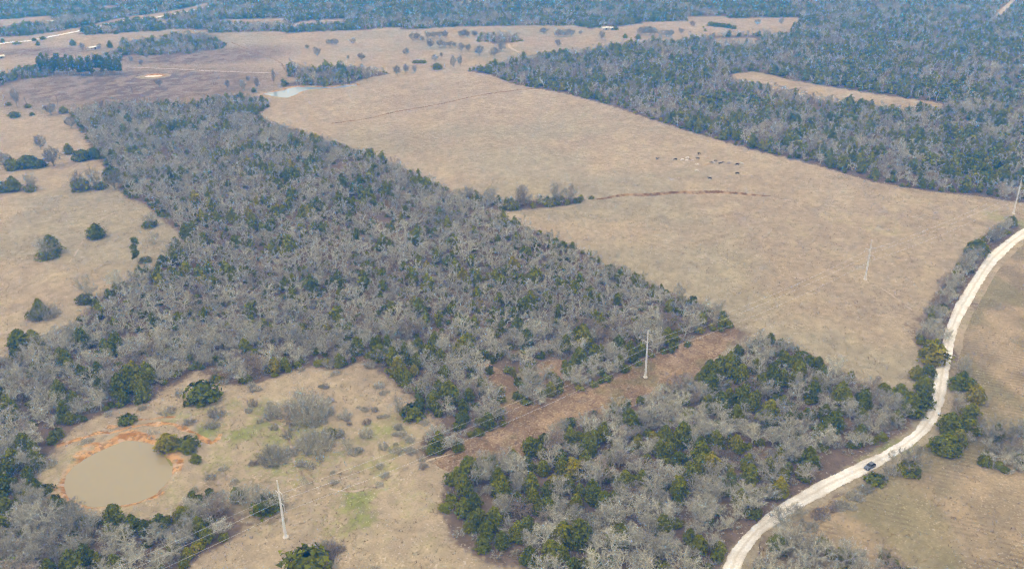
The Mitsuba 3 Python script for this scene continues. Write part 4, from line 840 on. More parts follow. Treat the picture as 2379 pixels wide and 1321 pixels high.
def crown(seed, n, R, H, shape, size, core=True, z0=0.0, k=2, lump=.42):
    """Evergreen crown. shape: 'cone' (cedar) or 'round' (bush)."""
    g = np.random.default_rng(seed)
    tone = g.uniform()
    ph = g.uniform(0, 50)
    def radius(h, az):
        base = np.where(h < .18, .72 + 1.55 * h, (1 - np.clip((h - .18) / .82, 0, 1) ** 1.5) ** .72) if shape == 'cone' else np.sqrt(np.clip(1 - (2 * h - .75) ** 2 / 1.57, 0, 1))
        nz = .62 * meshkit.noise(np.stack([np.cos(az) * 1.5 + ph, np.sin(az) * 1.5 + ph, h * 2.4 * H / (2 * R) + ph], -1), 3) + .38 * meshkit.noise(np.stack([np.cos(az) * 4 + ph, np.sin(az) * 4 + ph, h * 7 * H / (2 * R) + ph], -1), 4)
        return R * base * (1 - lump + 2 * lump * nz)
    h = g.uniform(0, 1, n * 3)
    w = radius(h, h * 0) / R
    h = h[g.uniform(size=n * 3) < w + .15][:n]
    az = g.uniform(0, 2 * math.pi, len(h))
    gapn = meshkit.noise(np.stack([np.cos(az) * 2.6 + ph, np.sin(az) * 2.6 + ph, h * 4.0 * H / (2 * R) + ph], -1), 6)
    h, az = h[gapn > .26], az[gapn > .26]
    f_ = g.uniform(.66, 1.10, len(h)) * np.where(g.uniform(size=len(h)) < .14, 1.22, 1.0)
    r = radius(h, az) * f_
    p = np.stack([np.cos(az) * r, np.sin(az) * r, z0 + h * H], 1)
    nrm = unit(np.stack([np.cos(az), np.sin(az), .35 + 1.1 * h], 1))
    shade = .5 + .75 * (meshkit.noise(p * 1.1 + ph, 5) - .5)
    v, f, sh = tufts(g, p, nrm, size, shade, k)
    uvs = np.column_stack([np.full(len(v), tone), sh])
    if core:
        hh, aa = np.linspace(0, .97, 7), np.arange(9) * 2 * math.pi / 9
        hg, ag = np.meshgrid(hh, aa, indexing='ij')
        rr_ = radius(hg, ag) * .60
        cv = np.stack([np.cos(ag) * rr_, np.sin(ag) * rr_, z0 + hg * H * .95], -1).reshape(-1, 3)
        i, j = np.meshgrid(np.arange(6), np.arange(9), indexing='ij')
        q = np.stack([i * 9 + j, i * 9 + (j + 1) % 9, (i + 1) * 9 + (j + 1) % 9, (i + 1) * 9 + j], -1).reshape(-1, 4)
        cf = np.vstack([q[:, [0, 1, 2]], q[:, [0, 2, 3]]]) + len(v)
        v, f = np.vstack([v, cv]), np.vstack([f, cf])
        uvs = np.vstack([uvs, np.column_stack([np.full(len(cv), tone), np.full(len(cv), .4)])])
    return v, f, uvs

def stem(H, r, seed, sides=5):
    g = np.random.default_rng(seed)
    p = np.column_stack([np.r_[0, g.normal(size=3) * .12], np.r_[0, g.normal(size=3) * .12], np.array([-.2, .33, .66, 1]) * H])
    v, f = tube(p, [r, r * .8, r * .6, r * .35], sides)
    return v, f, np.column_stack([np.full(len(v), .4), np.full(len(v), .5)])

def bare_shrub(seed, n, w=.07, base=1.2, thick=1.0, stems=None):
    """Thicket of many stems from the ground, radius 2, height 2."""
    g = np.random.default_rng(seed)
    tone = g.uniform(.1, .6)
    m_ = stems or max(10, n // 14)
    az, rad = g.uniform(0, 2 * math.pi, m_), np.sqrt(g.uniform(0, 1, m_)) * base
    b0 = np.stack([np.cos(az) * rad, np.sin(az) * rad, 0 * az - .1], 1)
    d = unit(b0 * [.55, .55, 0] + [0, 0, 1] + g.normal(size=(m_, 3)) * .3)
    b1 = b0 + d * (g.uniform(1.0, 1.8, m_) * (1.12 - .45 * (rad / base) ** 2))[:, None]
    st = join([tube([b0[i_], (b0[i_] + b1[i_]) / 2 + g.normal(size=3) * .08, b1[i_]], [.06 * thick, .045 * thick, .02 * thick], 3, False) for i_ in range(m_)])
    suv = np.column_stack([np.full(len(st[0]), tone), np.full(len(st[0]), .85)])
    a, t = g.integers(0, m_, n), g.uniform(.15, 1, n)[:, None]
    p = b0[a] * (1 - t) + b1[a] * t
    dd = unit(d[a] * .4 + g.normal(size=(n, 3)) * .7 + unit(p * [1, 1, .4]) * .5)
    v, f, sh = blades(g, p, dd, g.uniform(.35, .9, n), w * g.uniform(.6, 1.4, n), np.clip(g.normal(.52, .2, n), .12, 1))
    return (st[0], st[1], suv), (v, f, np.column_stack([np.full(len(v), tone), sh]))

def dead_tree(seed, limbs, H=8.0, fork=.5):
    g = np.random.default_rng(seed)
    lean = g.normal(size=2) * .35
    z = np.array([-.2, .25, .5, .75, 1.0]) * H
    p = np.column_stack([lean[0] * np.abs(z / H) ** 1.5 + np.r_[0, g.normal(size=4) * .1], lean[1] * np.abs(z / H) ** 1.5 + np.r_[0, g.normal(size=4) * .1], z])
    out = [tube(p, [.26, .2, .16, .11, .05], 6)]
    for k in range(limbs):
        h = g.uniform(fork, .95)
        s = np.array([np.interp(h * H, z, p[:, 0]), np.interp(h * H, z, p[:, 1]), h * H])
        az = g.uniform(0, 2 * math.pi)
        d = np.array([math.cos(az), math.sin(az), g.uniform(.3, 1.0)])
        L = H * g.uniform(.12, .34)
        e = s + d * L
        out.append(tube([s, (s + e) / 2 + g.normal(size=3) * .15, e], [.10, .07, .025], 4))
        out.append(tube([(s + e) / 2, (s + e) / 2 + unit(d + g.normal(size=3) * .8) * L * .5], [.06, .02], 3))
    return join(out)

def pine(seed):
    """Tall pine, radius 3.6, height 18: bare lower trunk, layered irregular crown."""
    g = np.random.default_rng(seed)
    H = 18.0
    v, f, u = stem(H, .3, seed, 6)
    tiers = []
    tone = g.uniform()
    for k in range(15):
        h = .30 + .68 * k / 14
        az = g.uniform(0, 6.28)
        rr_ = 3.6 * (1 - ((h - .42) / .62) ** 2 if h > .42 else .75) * g.uniform(.3, .7)
        c = np.array([math.cos(az) * rr_, math.sin(az) * rr_, h * H])
        n = 46
        p = c + unit(g.normal(size=(n, 3))) * [1.6, 1.6, .9] * g.uniform(.6, 1.0, n)[:, None]
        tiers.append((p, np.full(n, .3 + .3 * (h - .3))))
    p, s = np.concatenate([t_[0] for t_ in tiers]), np.concatenate([t_[1] for t_ in tiers])
    nrm = unit(p - [0, 0, 10.0] + [0, 0, 2.0])
    cv, cf, sh = tufts(g, p, nrm, .55, s + .1, 1)
    return (v, f, u), (cv, cf, np.column_stack([np.full(len(cv), .15 * tone), sh]))

def group(name, parts):
    """A shape group of the named parts; each part (mesh (v, f, uv), bsdf)."""
    scene[name] = {'type': 'shapegroup', **{k: mikit.ply((m_[0], m_[1]), b, uv=m_[2]) for k, (m_, b) in parts.items()}}
    return name

def one(a, b):
    v, f = join([a[:2], b[:2]])
    return v, f, np.vstack([a[2], b[2]])

def bare_groups(tag, n, seed, *args, parts=True, **kw):
    out = []
    for k in range(n):
        tr_, cw = bare_tree(seed + k, *args, **kw)
        out.append(group(f'{tag}_{k}', {'trunk': (tr_, 'bark_mat'), 'crown': (cw, 'bark_mat')} if parts else {'wood': (one(tr_, cw), 'bark_mat')}))
    return out
G = {}
G['bare_hero'] = bare_groups('bare_hero', 10, 100, 9, 80, 1900, .08, fill=.2)
G['bare_near'] = bare_groups('bare_near', 10, 200, 7, 44, 1200, .10, fill=.2, parts=False, sides=4)
G['bare_mid'] = bare_groups('bare_mid', 8, 300, 5, 22, 430, .17, parts=False, sides=4)
G['bare_far'] = bare_groups('bare_far', 8, 400, 3, 8, 130, .36, parts=False, sides=3)
G['bare_far_solo'] = bare_groups('bare_far_solo', 6, 450, 6, 30, 1000, .27, sides=4, trunk_h=.17, tshade=.20, bough=.9, bshade=.35, fill=.5)
G['bare_dark'] = bare_groups('bare_dark', 6, 480, 9, 70, 1500, .10, tshade=.26, bshade=.40, trunk_h=.17, fill=.45)
def cedar_groups(tag, n, seed, cnt, size, k, parts=True, core=True):
    out = []
    for i_ in range(n):
        cw = crown(seed + i_, cnt, 2.4, 6.6, 'cone', size, core, .35, k)
        st = stem(5.0, .2, seed + i_)
        out.append(group(f'{tag}_{i_}', {'trunk': (st, 'bark_mat'), 'crown': (cw, 'leaf_mat')} if parts else {'foliage': (cw, 'leaf_mat')}))
    return out
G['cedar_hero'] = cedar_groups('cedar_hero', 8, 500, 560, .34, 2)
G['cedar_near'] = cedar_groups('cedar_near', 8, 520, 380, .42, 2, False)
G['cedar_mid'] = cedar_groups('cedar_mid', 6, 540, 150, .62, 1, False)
G['cedar_far'] = cedar_groups('cedar_far', 6, 560, 36, 1.15, 1, False)
G['bush_hero'] = []
for i_ in range(7):
    _, tw_ = bare_shrub(660 + i_, 260, .08)
    G['bush_hero'].append(group(f'bush_hero_{i_}', {'foliage': (crown(600 + i_, 300, 2.0, 2.6, 'round', .32, True, 0, 2, .5), 'leaf_mat'), 'twigs': ((tw_[0] * [.85, .85, 1.25], tw_[1], tw_[2]), 'bark_mat')}))
G['bush_mix'] = []
for i_ in range(6):
    _, tw_ = bare_shrub(667 + i_, 750, .10)
    G['bush_mix'].append(group(f'bush_mix_{i_}', {'foliage': (crown(630 + i_, 190, 1.9, 2.2, 'round', .32, False, 0, 2, .6), 'leaf_mat'), 'twigs': ((tw_[0] * [.95, .95, 1.35], tw_[1], tw_[2]), 'bark_mat')}))
G['bush_mid'] = [group(f'bush_mid_{i_}', {'foliage': (crown(620 + i_, 80, 2.0, 2.6, 'round', .55, True, 0, 1, .4), 'leaf_mat')}) for i_ in range(5)]
G['shrub'] = []
for i_ in range(7):
    st, tw_ = bare_shrub(640 + i_, 480, .085)
    G['shrub'].append(group(f'shrub_{i_}', {'stems': (st, 'bark_mat'), 'twigs': (tw_, 'bark_mat')}))
G['brush'] = []
for i_ in range(5):
    G['brush'].append(group(f'brush_{i_}', {'twigs': (one(*bare_shrub(690 + i_, 260, .11)), 'bark_mat')}))
G['thicket'] = []
for i_ in range(5):
    st, tw_ = bare_shrub(475 + i_, 2300, .036, 1.8, .7, 130)
    G['thicket'].append(group(f'thicket_{i_}', {'stems': (st, 'bark_mat'), 'twigs': (tw_, 'bark_mat')}))
G['pine'] = []
for i_ in range(5):
    st, cw = pine(680 + i_)
    G['pine'].append(group(f'pine_{i_}', {'trunk': (st, 'bark_mat'), 'crown': (cw, 'leaf_mat')}))
NOMINAL = {'bare': (4.2, 8.5), 'cedar': (2.4, 6.9), 'bush': (2.0, 2.6), 'shrub': (2.3, 2.3), 'pine': (3.6, 18.0), 'thicket': (2.7, 2.1)}
# the fern-like far pine of the solo list and dead trees are meshes of their own

def stand(key, grp, x, y, sx, sz, rot, tilt=(0, 0)):
    scene[key] = {'type': 'instance', 'group': ref(grp), 'to_world': T4().translate([float(x), float(y), 0.0]).rotate([0, 0, 1], float(rot)).rotate([1, 0, 0], float(tilt[0])).rotate([0, 1, 0], float(tilt[1])).scale([float(sx), float(sx), float(sz)])}

NAME = {'bare': ('bare_tree', 'bare tree'), 'cedar': ('cedar_tree', 'evergreen tree'), 'bush': ('evergreen_bush', 'evergreen bush'), 'shrub': ('bare_shrub', 'bare bush'), 'pine': ('pine_tree', 'pine tree'), 'thicket': ('bare_thicket', 'thicket'), 'snag': ('dead_tree', 'dead tree')}
placed = []
def solo(kind, x, y, w, h, label, grp=None):
    nm, cat = NAME[kind]
    key = key_for(nm)
    labels[key] = {'label': label, 'category': cat}
    if grp: labels[key]['group'] = grp
    if kind == 'snag':
        sd = COUNT[nm]
        k = key + '__trunk'
        mesh = dead_tree(700 + sd, 3 if h / w > 2.5 else 8, 8.0, .55 if h / w > 2.5 else .25)
        scene[k] = mikit.ply(mesh, 'dark_dead_mat' if any(s_ in label for s_ in ('dark', 'dead trunk', 'stub', 'stem')) else 'dead_mat', smooth=40,
                            to_world=T4().translate([float(x), float(y), 0]).rotate([0, 0, 1], float(rnd.uniform(0, 360))).scale([h / 8.0 * (1.0 if h / w > 2.5 else 1.1)] * 2 + [h / 8.0]))
        return
    R0, H0 = NOMINAL[kind]
    far = y > 620
    lib = {'bare': 'bare_far_solo' if far else 'bare_hero', 'cedar': 'cedar_mid_solo' if far else 'cedar_hero', 'bush': 'bush_hero', 'shrub': 'shrub', 'pine': 'pine', 'thicket': 'thicket'}[kind]
    if lib == 'bare_hero' and any(t_ in label for t_ in ('dark', 'crooked', 'twisted', 'leaning', 'gully')): lib = 'bare_dark'
    if far and kind == 'bare': w, h = w * 1.2, h * 1.15
    if kind == 'bush' and 380 < y < 620: lib = 'bush_mix'
    if lib == 'cedar_mid_solo': lib = 'cedar_hero'
    gl = G[lib]
    stand(key, gl[int(rnd.integers(len(gl)))], x, y, w / 2 / R0, h / H0, rnd.uniform(0, 360))

for kind, x, y, w, h, label in D['solo']: solo(kind, x, y, w, h, label)
for lst, lab, gr in (('row_upper', 'bare tree in the upper broken row across the far pasture', 'trees of the upper far row'),
                     ('row_lower', 'bare tree in the left half of the lower far pasture row', 'trees of the lower far row'),
                     ('row_three', 'bare tree in the short row just left of the dense far grove', 'trees left of the far grove'),
                     ('clump_four', 'bare tree of the tight clump of four right of the far grove', 'clump of four far trees'),
                     ('row_right', 'bare tree of the long row right of the white-roofed shed', 'trees right of the white shed')):
    for x, y, w in D[lst]: solo('bare', x, y, w * 1.1, w * 1.1, lab, gr)
for x, y, w in D['hedge_far']: solo('bush', x, y, w * 1.2, w * .8, 'bush of the short straight hedge on the far pasture near the creek', 'bushes of the short far hedge')
for x, y, w in D['far_hedge_right']: solo('bush', x, y, w * 1.3, w * .7, 'bush of the dark hedge between the two far right fields', 'bushes of the far right hedge')
for x, y, w, h in D['pines']: solo('pine', x, y, w * .95, h, 'tall blue-green pine in the dense grove at the far left', 'pines of the far left grove')
for x, y in D['hedge']:
    for k in range(2): solo('shrub', x + rnd.normal() * 1.2, y + rnd.normal() * 1.2, rnd.uniform(4, 6.5), rnd.uniform(1.6, 2.6), 'grey-brown twiggy bush in the hedge along the lower road edge', 'bushes of the roadside hedge')

for x, y, w, h in D['scrub']: solo('shrub', x, y, w, h, 'small pale grey bush scattered over the pond pasture between the thickets', 'small grey bushes of the pond pasture')

# ------------------------------------------------------------------ woods
cam_d = lambda x, y: y * cp + CAM_Z * sp
EV = np.array(D['evergreens'])
def scatter(pg, s, seed):
    g = np.random.default_rng(seed)
    x0, y0, x1, y1 = pg.bounds
    nx, ny = int((x1 - x0) / s) + 2, int((y1 - y0) / (s * .87)) + 2
    i, j = np.meshgrid(np.arange(nx), np.arange(ny), indexing='ij')
    x = x0 + (i + .5 * (j % 2)) * s + g.uniform(-.42, .42, i.shape) * s
    y = y0 + j * s * .87 + g.uniform(-.42, .42, i.shape) * s
    p = np.stack([x.ravel(), y.ravel()], 1)
    shapely.prepare(pg)
    return p[shapely.contains_xy(pg, p[:, 0], p[:, 1])], g
WOOD_LABEL = {'A': 'the long wood', 'island': 'the small round thicket at the cleared strip', 'clump': 'the clump beneath the power lines', 'B': 'the west wood around the pond', 'C': 'the wood between the cleared strip and the road', 'R': 'the wide forest on the right', 'T': 'the far woods', 'P1': 'the far thicket in the left meadow', 'P2': 'the creek wood', 'P3': 'the dense far grove', 'P4': 'the wood left of the pines', 'P5': 'the trees behind the pines', 'E': 'the brush in the lower right corner', 'G': 'the wood at the right edge', 'H': 'the brushy row along the upper road', 'K': 'the tree line by the gully'}
stuff_n = {}
trees = []          # kind, x, y, w, h, wood
for wi, (nm, _, _, s, ev) in enumerate(D['woods']):
    pg = WOODS[nm]
    for pg1 in getattr(pg, 'geoms', [pg]):
        p, g = scatter(pg1.buffer(-.8), s, 900 + wi)
        if not len(p): continue
        cl = meshkit.fbm(np.column_stack([p / 30, np.full(len(p), wi * 3.0)]), 3, 4)
        pe = ev * np.clip((cl - .33) * 6.5, .15, 2.6)
        for ex, ey, er in EV:
            d = np.hypot(p[:, 0] - ex, p[:, 1] - ey) / (er * 1.15 + 1.0)
            pe = np.maximum(pe, (.80 if nm == 'C' else .70) * np.clip(1.6 - d, 0, 1))
        isev = g.uniform(size=len(p)) < pe
        sz = np.exp(g.normal(-.02, .19, len(p))).clip(.6, 1.5) * (s / 6.2) ** .6
        gap = meshkit.noise(np.column_stack([p / 16, np.full(len(p), 5.0 + wi)]), 7)
        keep = (gap > .13) | isev
        for (x, y), e, z_, kp in zip(p, isev, sz, keep):
            if not kp: continue
            if e: trees.append(('cedar', x, y, 5.2 * z_ * (1 + .12 * (s > 6.5)), 7.0 * z_, nm))
            else: trees.append(('bare', x, y, 8.8 * z_, 7.3 * z_ * g.uniform(.85, 1.15), nm))
        # evergreen undergrowth, and a leafy skirt along the edge
        near_cam = nm in ('A', 'island', 'clump', 'B', 'C', 'G', 'E', 'H', 'K')
        u, g = scatter(pg1.buffer(-.3), 9.0 if near_cam else 16.0, 950 + wi)
        for x, y in u: trees.append(('bush', x, y, g.uniform(2.5, 5), g.uniform(1.4, 2.8), nm))
        if near_cam:      # grey brush between the trunks
            u, g = scatter(pg1.buffer(-.5), 5.2, 980 + wi)
            for x, y in u:
                if cam_d(x, y) < 470 and g.uniform() < .8: trees.append(('shrub', x, y, g.uniform(4, 6.5), g.uniform(2.0, 3.6), nm))
        ring = pg1.exterior
        n_e = int(ring.length / (3.2 if near_cam else 6.0))
        for t in np.linspace(0, 1, n_e, endpoint=False):
            if g.uniform() < .30:
                c = ring.interpolate(t, normalized=True)
                x, y = c.x + g.normal() * .9, c.y + g.normal() * .9
                trees.append((('bush' if g.uniform() < .7 else 'cedar'), x, y, g.uniform(2.4, 4.6), g.uniform(1.8, 4.0), nm))

def in_frame(x, y):
    d = cam_d(x, y)
    px, py = 1996 * x / d, 1996 * (-(y * sp - CAM_Z * cp)) / d
    return abs(px) < 1189 and py < 660 and py > -668
road_pg = Polygon(np.vstack([rl, rr[::-1]])).buffer(2.5)
shapely.prepare(road_pg)
pond_pg = Polygon(D['pond']).buffer(1.5)
trees = [t for t in trees if not shapely.contains_xy(road_pg, t[1], t[2]) and not shapely.contains_xy(pond_pg, t[1], t[2])]
trees.sort(key=lambda t: cam_d(t[1], t[2]))
left_ = {'shrub': 0, 'bare': 300 - COUNT.get('bare_tree', 0), 'cedar': 300 - COUNT.get('cedar_tree', 0), 'bush': 300 - COUNT.get('evergreen_bush', 0)}
ADJ = {'bare': 'bare grey tree in ', 'cedar': 'dark evergreen tree in ', 'bush': 'low evergreen bush in '}
MASS = {'bare': ('bare_woods', 'woods', 'leafless grey crowns massed in '), 'cedar': ('evergreen_woods', 'woods', 'dark evergreen crowns scattered through '), 'bush': ('evergreen_undergrowth', 'undergrowth', 'low evergreen undergrowth beneath '), 'shrub': ('grey_brush', 'brush', 'grey leafless brush under the trees of ')}
mass_key, mass_n = {}, {}
road_line, strip_line, pond_line = LineString(rl), Polygon(D['strip']).exterior, Polygon(D['pond']).exterior
edge_of = {k: shapely.boundary(v) for k, v in WOODS.items()}
SHORT = {'A': 'the long wood', 'B': 'the west wood', 'C': 'the wood between strip and road', 'island': 'the small round thicket', 'clump': 'the clump beneath the wires', 'G': 'the wood at the right edge', 'E': 'the lower right brush', 'H': 'the upper roadside row', 'K': 'the gully tree line'}
def spot(kind, x, y, w, h, nm):
    """How the tree looks and what it stands beside."""
    p = shapely.Point(x, y)
    ratio = w / {'bare': 8.6, 'cedar': 5.4, 'bush': 3.6}[kind]
    size = 'large ' if ratio > 1.22 else 'small ' if ratio < .8 else ''
    look = {'bare': 'bare grey tree', 'cedar': 'dark evergreen tree', 'bush': 'low evergreen bush'}[kind]
    near = [(road_line.distance(p), 14, 'beside the gravel road'), (strip_line.distance(p), 11, 'along the cleared strip'), (pond_line.distance(p), 20, 'near the muddy pond')]
    near += [(math.hypot(x - q[0], y - q[1]), 20, 'near a power pole') for q in D['poles'][1:5]]
    near = sorted(n for n in near if n[0] < n[1])
    if near: where = near[0][2]
    elif edge_of[nm].distance(p) < 8: where = 'on the pasture edge'
    else:
        c = WOODS[nm].centroid
        where = ('left ' if x < c.x else 'right ') + ('front' if y < c.y else 'back') + ' interior'
        return f'{size}{look} in the {where} of {SHORT.get(nm, WOOD_LABEL[nm])}'
    return f'{size}{look} {where}, in {SHORT.get(nm, WOOD_LABEL[nm])}'
rt = np.random.default_rng(77)
for kind, x, y, w, h, nm in trees:
    R0, H0 = NOMINAL[kind]
    rot, tilt = rt.uniform(0, 360), rt.normal(size=2) * 3
    d = cam_d(x, y)
    if left_[kind] > 0 and in_frame(x, y) and nm not in ('R', 'T'):
        left_[kind] -= 1
        key = key_for(NAME[kind][0])
        lab = spot(kind, x, y, w, h, nm)
        labels[key] = {'label': lab, 'category': NAME[kind][1], 'group': lab}
        gl = G[{'bare': 'bare_hero', 'cedar': 'cedar_hero', 'bush': 'bush_hero'}[kind]]
    else:
        mk = (kind, nm)
        if mk not in mass_key:
            k = key_for(MASS[kind][0])
            mass_key[mk] = k; mass_n[mk] = 0
            labels[k] = {'label': MASS[kind][2] + WOOD_LABEL[nm], 'category': MASS[kind][1], 'kind': 'stuff'}
        mass_n[mk] += 1
        key = f'{mass_key[mk]}__{mass_n[mk]:05d}'
        if kind in ('bush', 'shrub'): gl = G['bush_mid' if kind == 'bush' else 'brush']
        else: gl = G[kind + ('_near' if d < 400 else '_mid' if d < 800 else '_far')]
    stand(key, gl[int(rt.integers(len(gl)))], x, y, w / 2 / R0, h / H0, rot, tilt)

# ------------------------------------------------------------------ dry grass: weeds and bleached tufts over the nearer pastures
def grass_tufts(n, seed):
    g = np.random.default_rng(seed)
    p = np.stack([g.uniform(-330, 330, n), 110 + 480 * g.uniform(0, 1, n) ** 1.25], 1)
    d = cam_d(p[:, 0], p[:, 1])
    ok = (np.abs(p[:, 0]) < .66 * d) & (g.uniform(size=n) < smooth01(.30, .72, meshkit.fbm(np.column_stack([p / 13, np.full(n, 2.0)]), 3, 9)))
    for pg in (WOOD_ALL, road_pg, pond_pg, Polygon(D['strip'])):
        shapely.prepare(pg)
        ok &= ~shapely.contains_xy(pg, p[:, 0], p[:, 1])
    p = p[ok]
    n = len(p)
    k = 4
    base = np.repeat(np.column_stack([p, np.full(n, -.02)]), k, 0)
    dd = unit(g.normal(size=(n * k, 3)) * [.7, .7, .25] + [0, 0, .75])
    hgt = np.repeat(g.uniform(.3, .8, n), k) * g.uniform(.7, 1.2, n * k)
    v, f, _ = blades(g, base, dd, hgt, g.uniform(.12, .3, n * k), np.zeros(n * k))
    return (v, f), np.column_stack([np.repeat(g.uniform(size=n), 3 * k), np.repeat(g.uniform(size=n * k), 3)])
def smooth01(a, b, x):
    t = np.clip((x - a) / (b - a), 0, 1)
    return t * t * (3 - 2 * t)
mesh, uv = grass_tufts(150000, 21)
struct('dry_grass', mesh, 'straw_mat', uv=uv, kind='stuff', label='dry winter grass tufts and weeds scattered over the pastures', cat='grass')

# ------------------------------------------------------------------ power line
line_dir = unit(np.array(D['poles'][1]) - np.array(D['poles'][0]))
perp = np.array([line_dir[1], -line_dir[0]])          # towards the camera side
def arm_mesh(side, z, L=2.7, rise=.55):
    t = np.linspace(0, 1, 7)
    o = np.column_stack([perp[0] * side * (L * t + .2), perp[1] * side * (L * t + .2), z + rise * np.sin(t * math.pi * .75)])
    return o, tube(o, np.linspace(.11, .06, 7), 8)
ARMS = [(1, 18.0), (-1, 16.2), (1, 13.6)]
tips = []
for side, z in ARMS:
    o, _ = arm_mesh(side, z)
    tips.append(o[-1] - [0, 0, 1.9])
POLE_LABEL = ['pale steel power pole beyond the lower left corner', 'pale steel power pole at lower left in the pond pasture, nearest the camera', 'pale steel power pole on a concrete base in the red-brown cleared strip',
              'pale steel power pole standing alone in the big open pasture', 'pale steel power pole at the right edge by the roadside row', 'pale steel power pole beyond the right edge']
for k, (x, y) in enumerate(D['poles']):
    if k in (0, 5): continue
    key = key_for('power_pole')
    labels[key] = {'label': POLE_LABEL[k], 'category': 'power pole', 'group': 'poles of the power line'}
    M = T4().translate([x, y, 0])
    part(key, 'pole', tube([[0, 0, 0.1], [0, 0, 8], [0, 0, 16], [0, 0, 22]], [.46, .38, .28, .20], 14), 'steel_mat', 40, M)
    part(key, 'base', tube([[0, 0, -.3], [0, 0, .28]], [1.0, .95], 18), 'concrete_mat', 40, M)
    part(key, 'cap', tube([[0, 0, 22], [0, 0, 22.12]], [.23, .2], 12), 'steel_mat', 40, M)
    for z in (7.4, 14.8): part(key, 'joint', tube([[0, 0, z], [0, 0, z + .35]], [.42 if z < 8 else .335] * 2, 14), 'steel_mat', 40, M)
    for (side, z), tip in zip(ARMS, tips):
        part(key, 'arm', arm_mesh(side, z)[1], 'steel_mat', 40, M)
        zs = np.linspace(tip[2] + 1.9, tip[2], 15)
        rad = np.where(np.arange(15) % 2, .13, .06)
        part(key, 'insulator', tube(np.column_stack([np.full(15, tip[0]), np.full(15, tip[1]), zs]), rad, 8), 'porcelain_mat', False, M)
for (side, z), tip, lab in zip(ARMS, tips, ('middle of the three power wires, hung from the upper near-side arms', 'top power wire in the picture, hung from the far-side arms', 'lowest of the three power wires, hung from the lower near-side arms')):
    pts = []
    for a, b in zip(D['poles'][:-1], D['poles'][1:]):
        A, B = np.array([*a, 0]) + tip, np.array([*b, 0]) + tip
        t = np.linspace(0, 1, 25)[:-1, None]
        pts.append(A * (1 - t) + B * t - [0, 0, 1] * (4 * 2.6 * t * (1 - t)))
    pts = np.concatenate(pts + [B[None]])
    key = key_for('power_wire')
    scene[key] = mikit.ply(tube(pts, .042, 5), 'wire_mat', smooth=True)
    labels[key] = {'label': lab, 'category': 'power wire', 'group': 'wires of the power line'}

# ------------------------------------------------------------------ car
def hull(pts):
    return manifold3d.Manifold.hull_points(np.asarray(pts, float))
def mesh_of(mf):
    m_ = mf.to_mesh()
    return np.array(m_.vert_properties[:, :3], float), np.array(m_.tri_verts, int)
def section_hull(stations):
    """Loft of rounded sections: each (x, half width bottom, half width top, z0, z1)."""
    rings = []
    for x, wb, wt, z0, z1 in stations:
        h = z1 - z0
        rings.append([[x, -wb * .96, z0], [x, -wb, z0 + .25 * h], [x, -(wb * .3 + wt * .7), z1 - .22 * h], [x, -wt * .9, z1], [x, wt * .9, z1], [x, (wb * .3 + wt * .7), z1 - .22 * h], [x, wb, z0 + .25 * h], [x, wb * .96, z0]])
    v = np.array(rings).reshape(-1, 3)
    n, m_ = len(rings), 8
    f = []
    for i_ in range(n - 1):
        for j_ in range(m_):
            a, b = i_ * m_ + j_, i_ * m_ + (j_ + 1) % m_
            f += [[a, b, b + m_], [a, b + m_, a + m_]]
    for j_ in range(1, m_ - 1):
        f += [[0, j_ + 1, j_], [(n - 1) * m_, (n - 1) * m_ + j_, (n - 1) * m_ + j_ + 1]]
    return v, np.array(f)
fx, fy, bx_, by_ = D['car']
hd = math.degrees(math.atan2(fy - by_, fx - bx_))
M = T4().translate([(fx + bx_) / 2, (fy + by_) / 2, 0.11]).rotate([0, 0, 1], hd)
car = key_for('car')
labels[car] = {'label': 'dark blue-grey car on the right edge of the pale gravel road', 'category': 'car'}
part(car, 'body', section_hull([(2.45, .70, .62, .42, .72), (2.30, .90, .80, .30, .92), (1.5, .95, .86, .26, 1.04), (.95, .96, .90, .26, 1.10), (-.6, .96, .92, .26, 1.12), (-1.9, .95, .92, .28, 1.12), (-2.35, .90, .86, .36, 1.05), (-2.45, .80, .76, .45, .85)]), 'paint_mat', 35, M)
part(car, 'cabin', section_hull([(.98, .80, .72, 1.06, 1.10), (.25, .84, .62, 1.09, 1.66), (-.4, .84, .63, 1.10, 1.70), (-1.5, .84, .62, 1.10, 1.66), (-2.18, .80, .66, 1.10, 1.14)]), 'glass_mat', 30, M)
part(car, 'roof', section_hull([(.28, .60, .56, 1.655, 1.70), (-.4, .645, .61, 1.69, 1.745), (-1.2, .645, .60, 1.68, 1.735), (-1.55, .60, .55, 1.65, 1.69)]), 'paint_mat', 35, M)
for sy in (-1, 1):
    for nm_, x0, x1 in (('pillar', .98, .28), ('pillar', -.42, -.44), ('pillar', -2.16, -1.52)):
        part(car, nm_, tube([[x0, sy * (.80 if abs(x0) > .5 else .86), 1.08], [x1, sy * .64, 1.68]], .05, 5), 'paint_mat', False, M)
    part(car, 'mirror', tube([[.75, sy * .92, 1.12], [.72, sy * 1.10, 1.15], [.70, sy * 1.16, 1.15]], [.05, .10, .06], 6), 'paint_mat', False, M)
    part(car, 'headlight', tube([[2.25, sy * .66, .78], [2.40, sy * .60, .76]], [.16, .11], 8), 'lamp_mat', 40, M)
    part(car, 'tail_light', tube([[-2.30, sy * .74, .95], [-2.43, sy * .70, .94]], [.14, .10], 8), 'red_lamp_mat', 40, M)
    for x in (1.50, -1.48):
        w = part(car, 'wheel', tube([[x, sy * .72, .34], [x, sy * .78, .34], [x, sy * .94, .34], [x, sy * .98, .34]], [.30, .345, .345, .30], 18), 'tyre_mat', 40, M)
        part(w, 'rim', tube([[x, sy * .97, .34], [x, sy * .995, .34]], [.22, .19], 12), 'chrome_mat', 40, M)
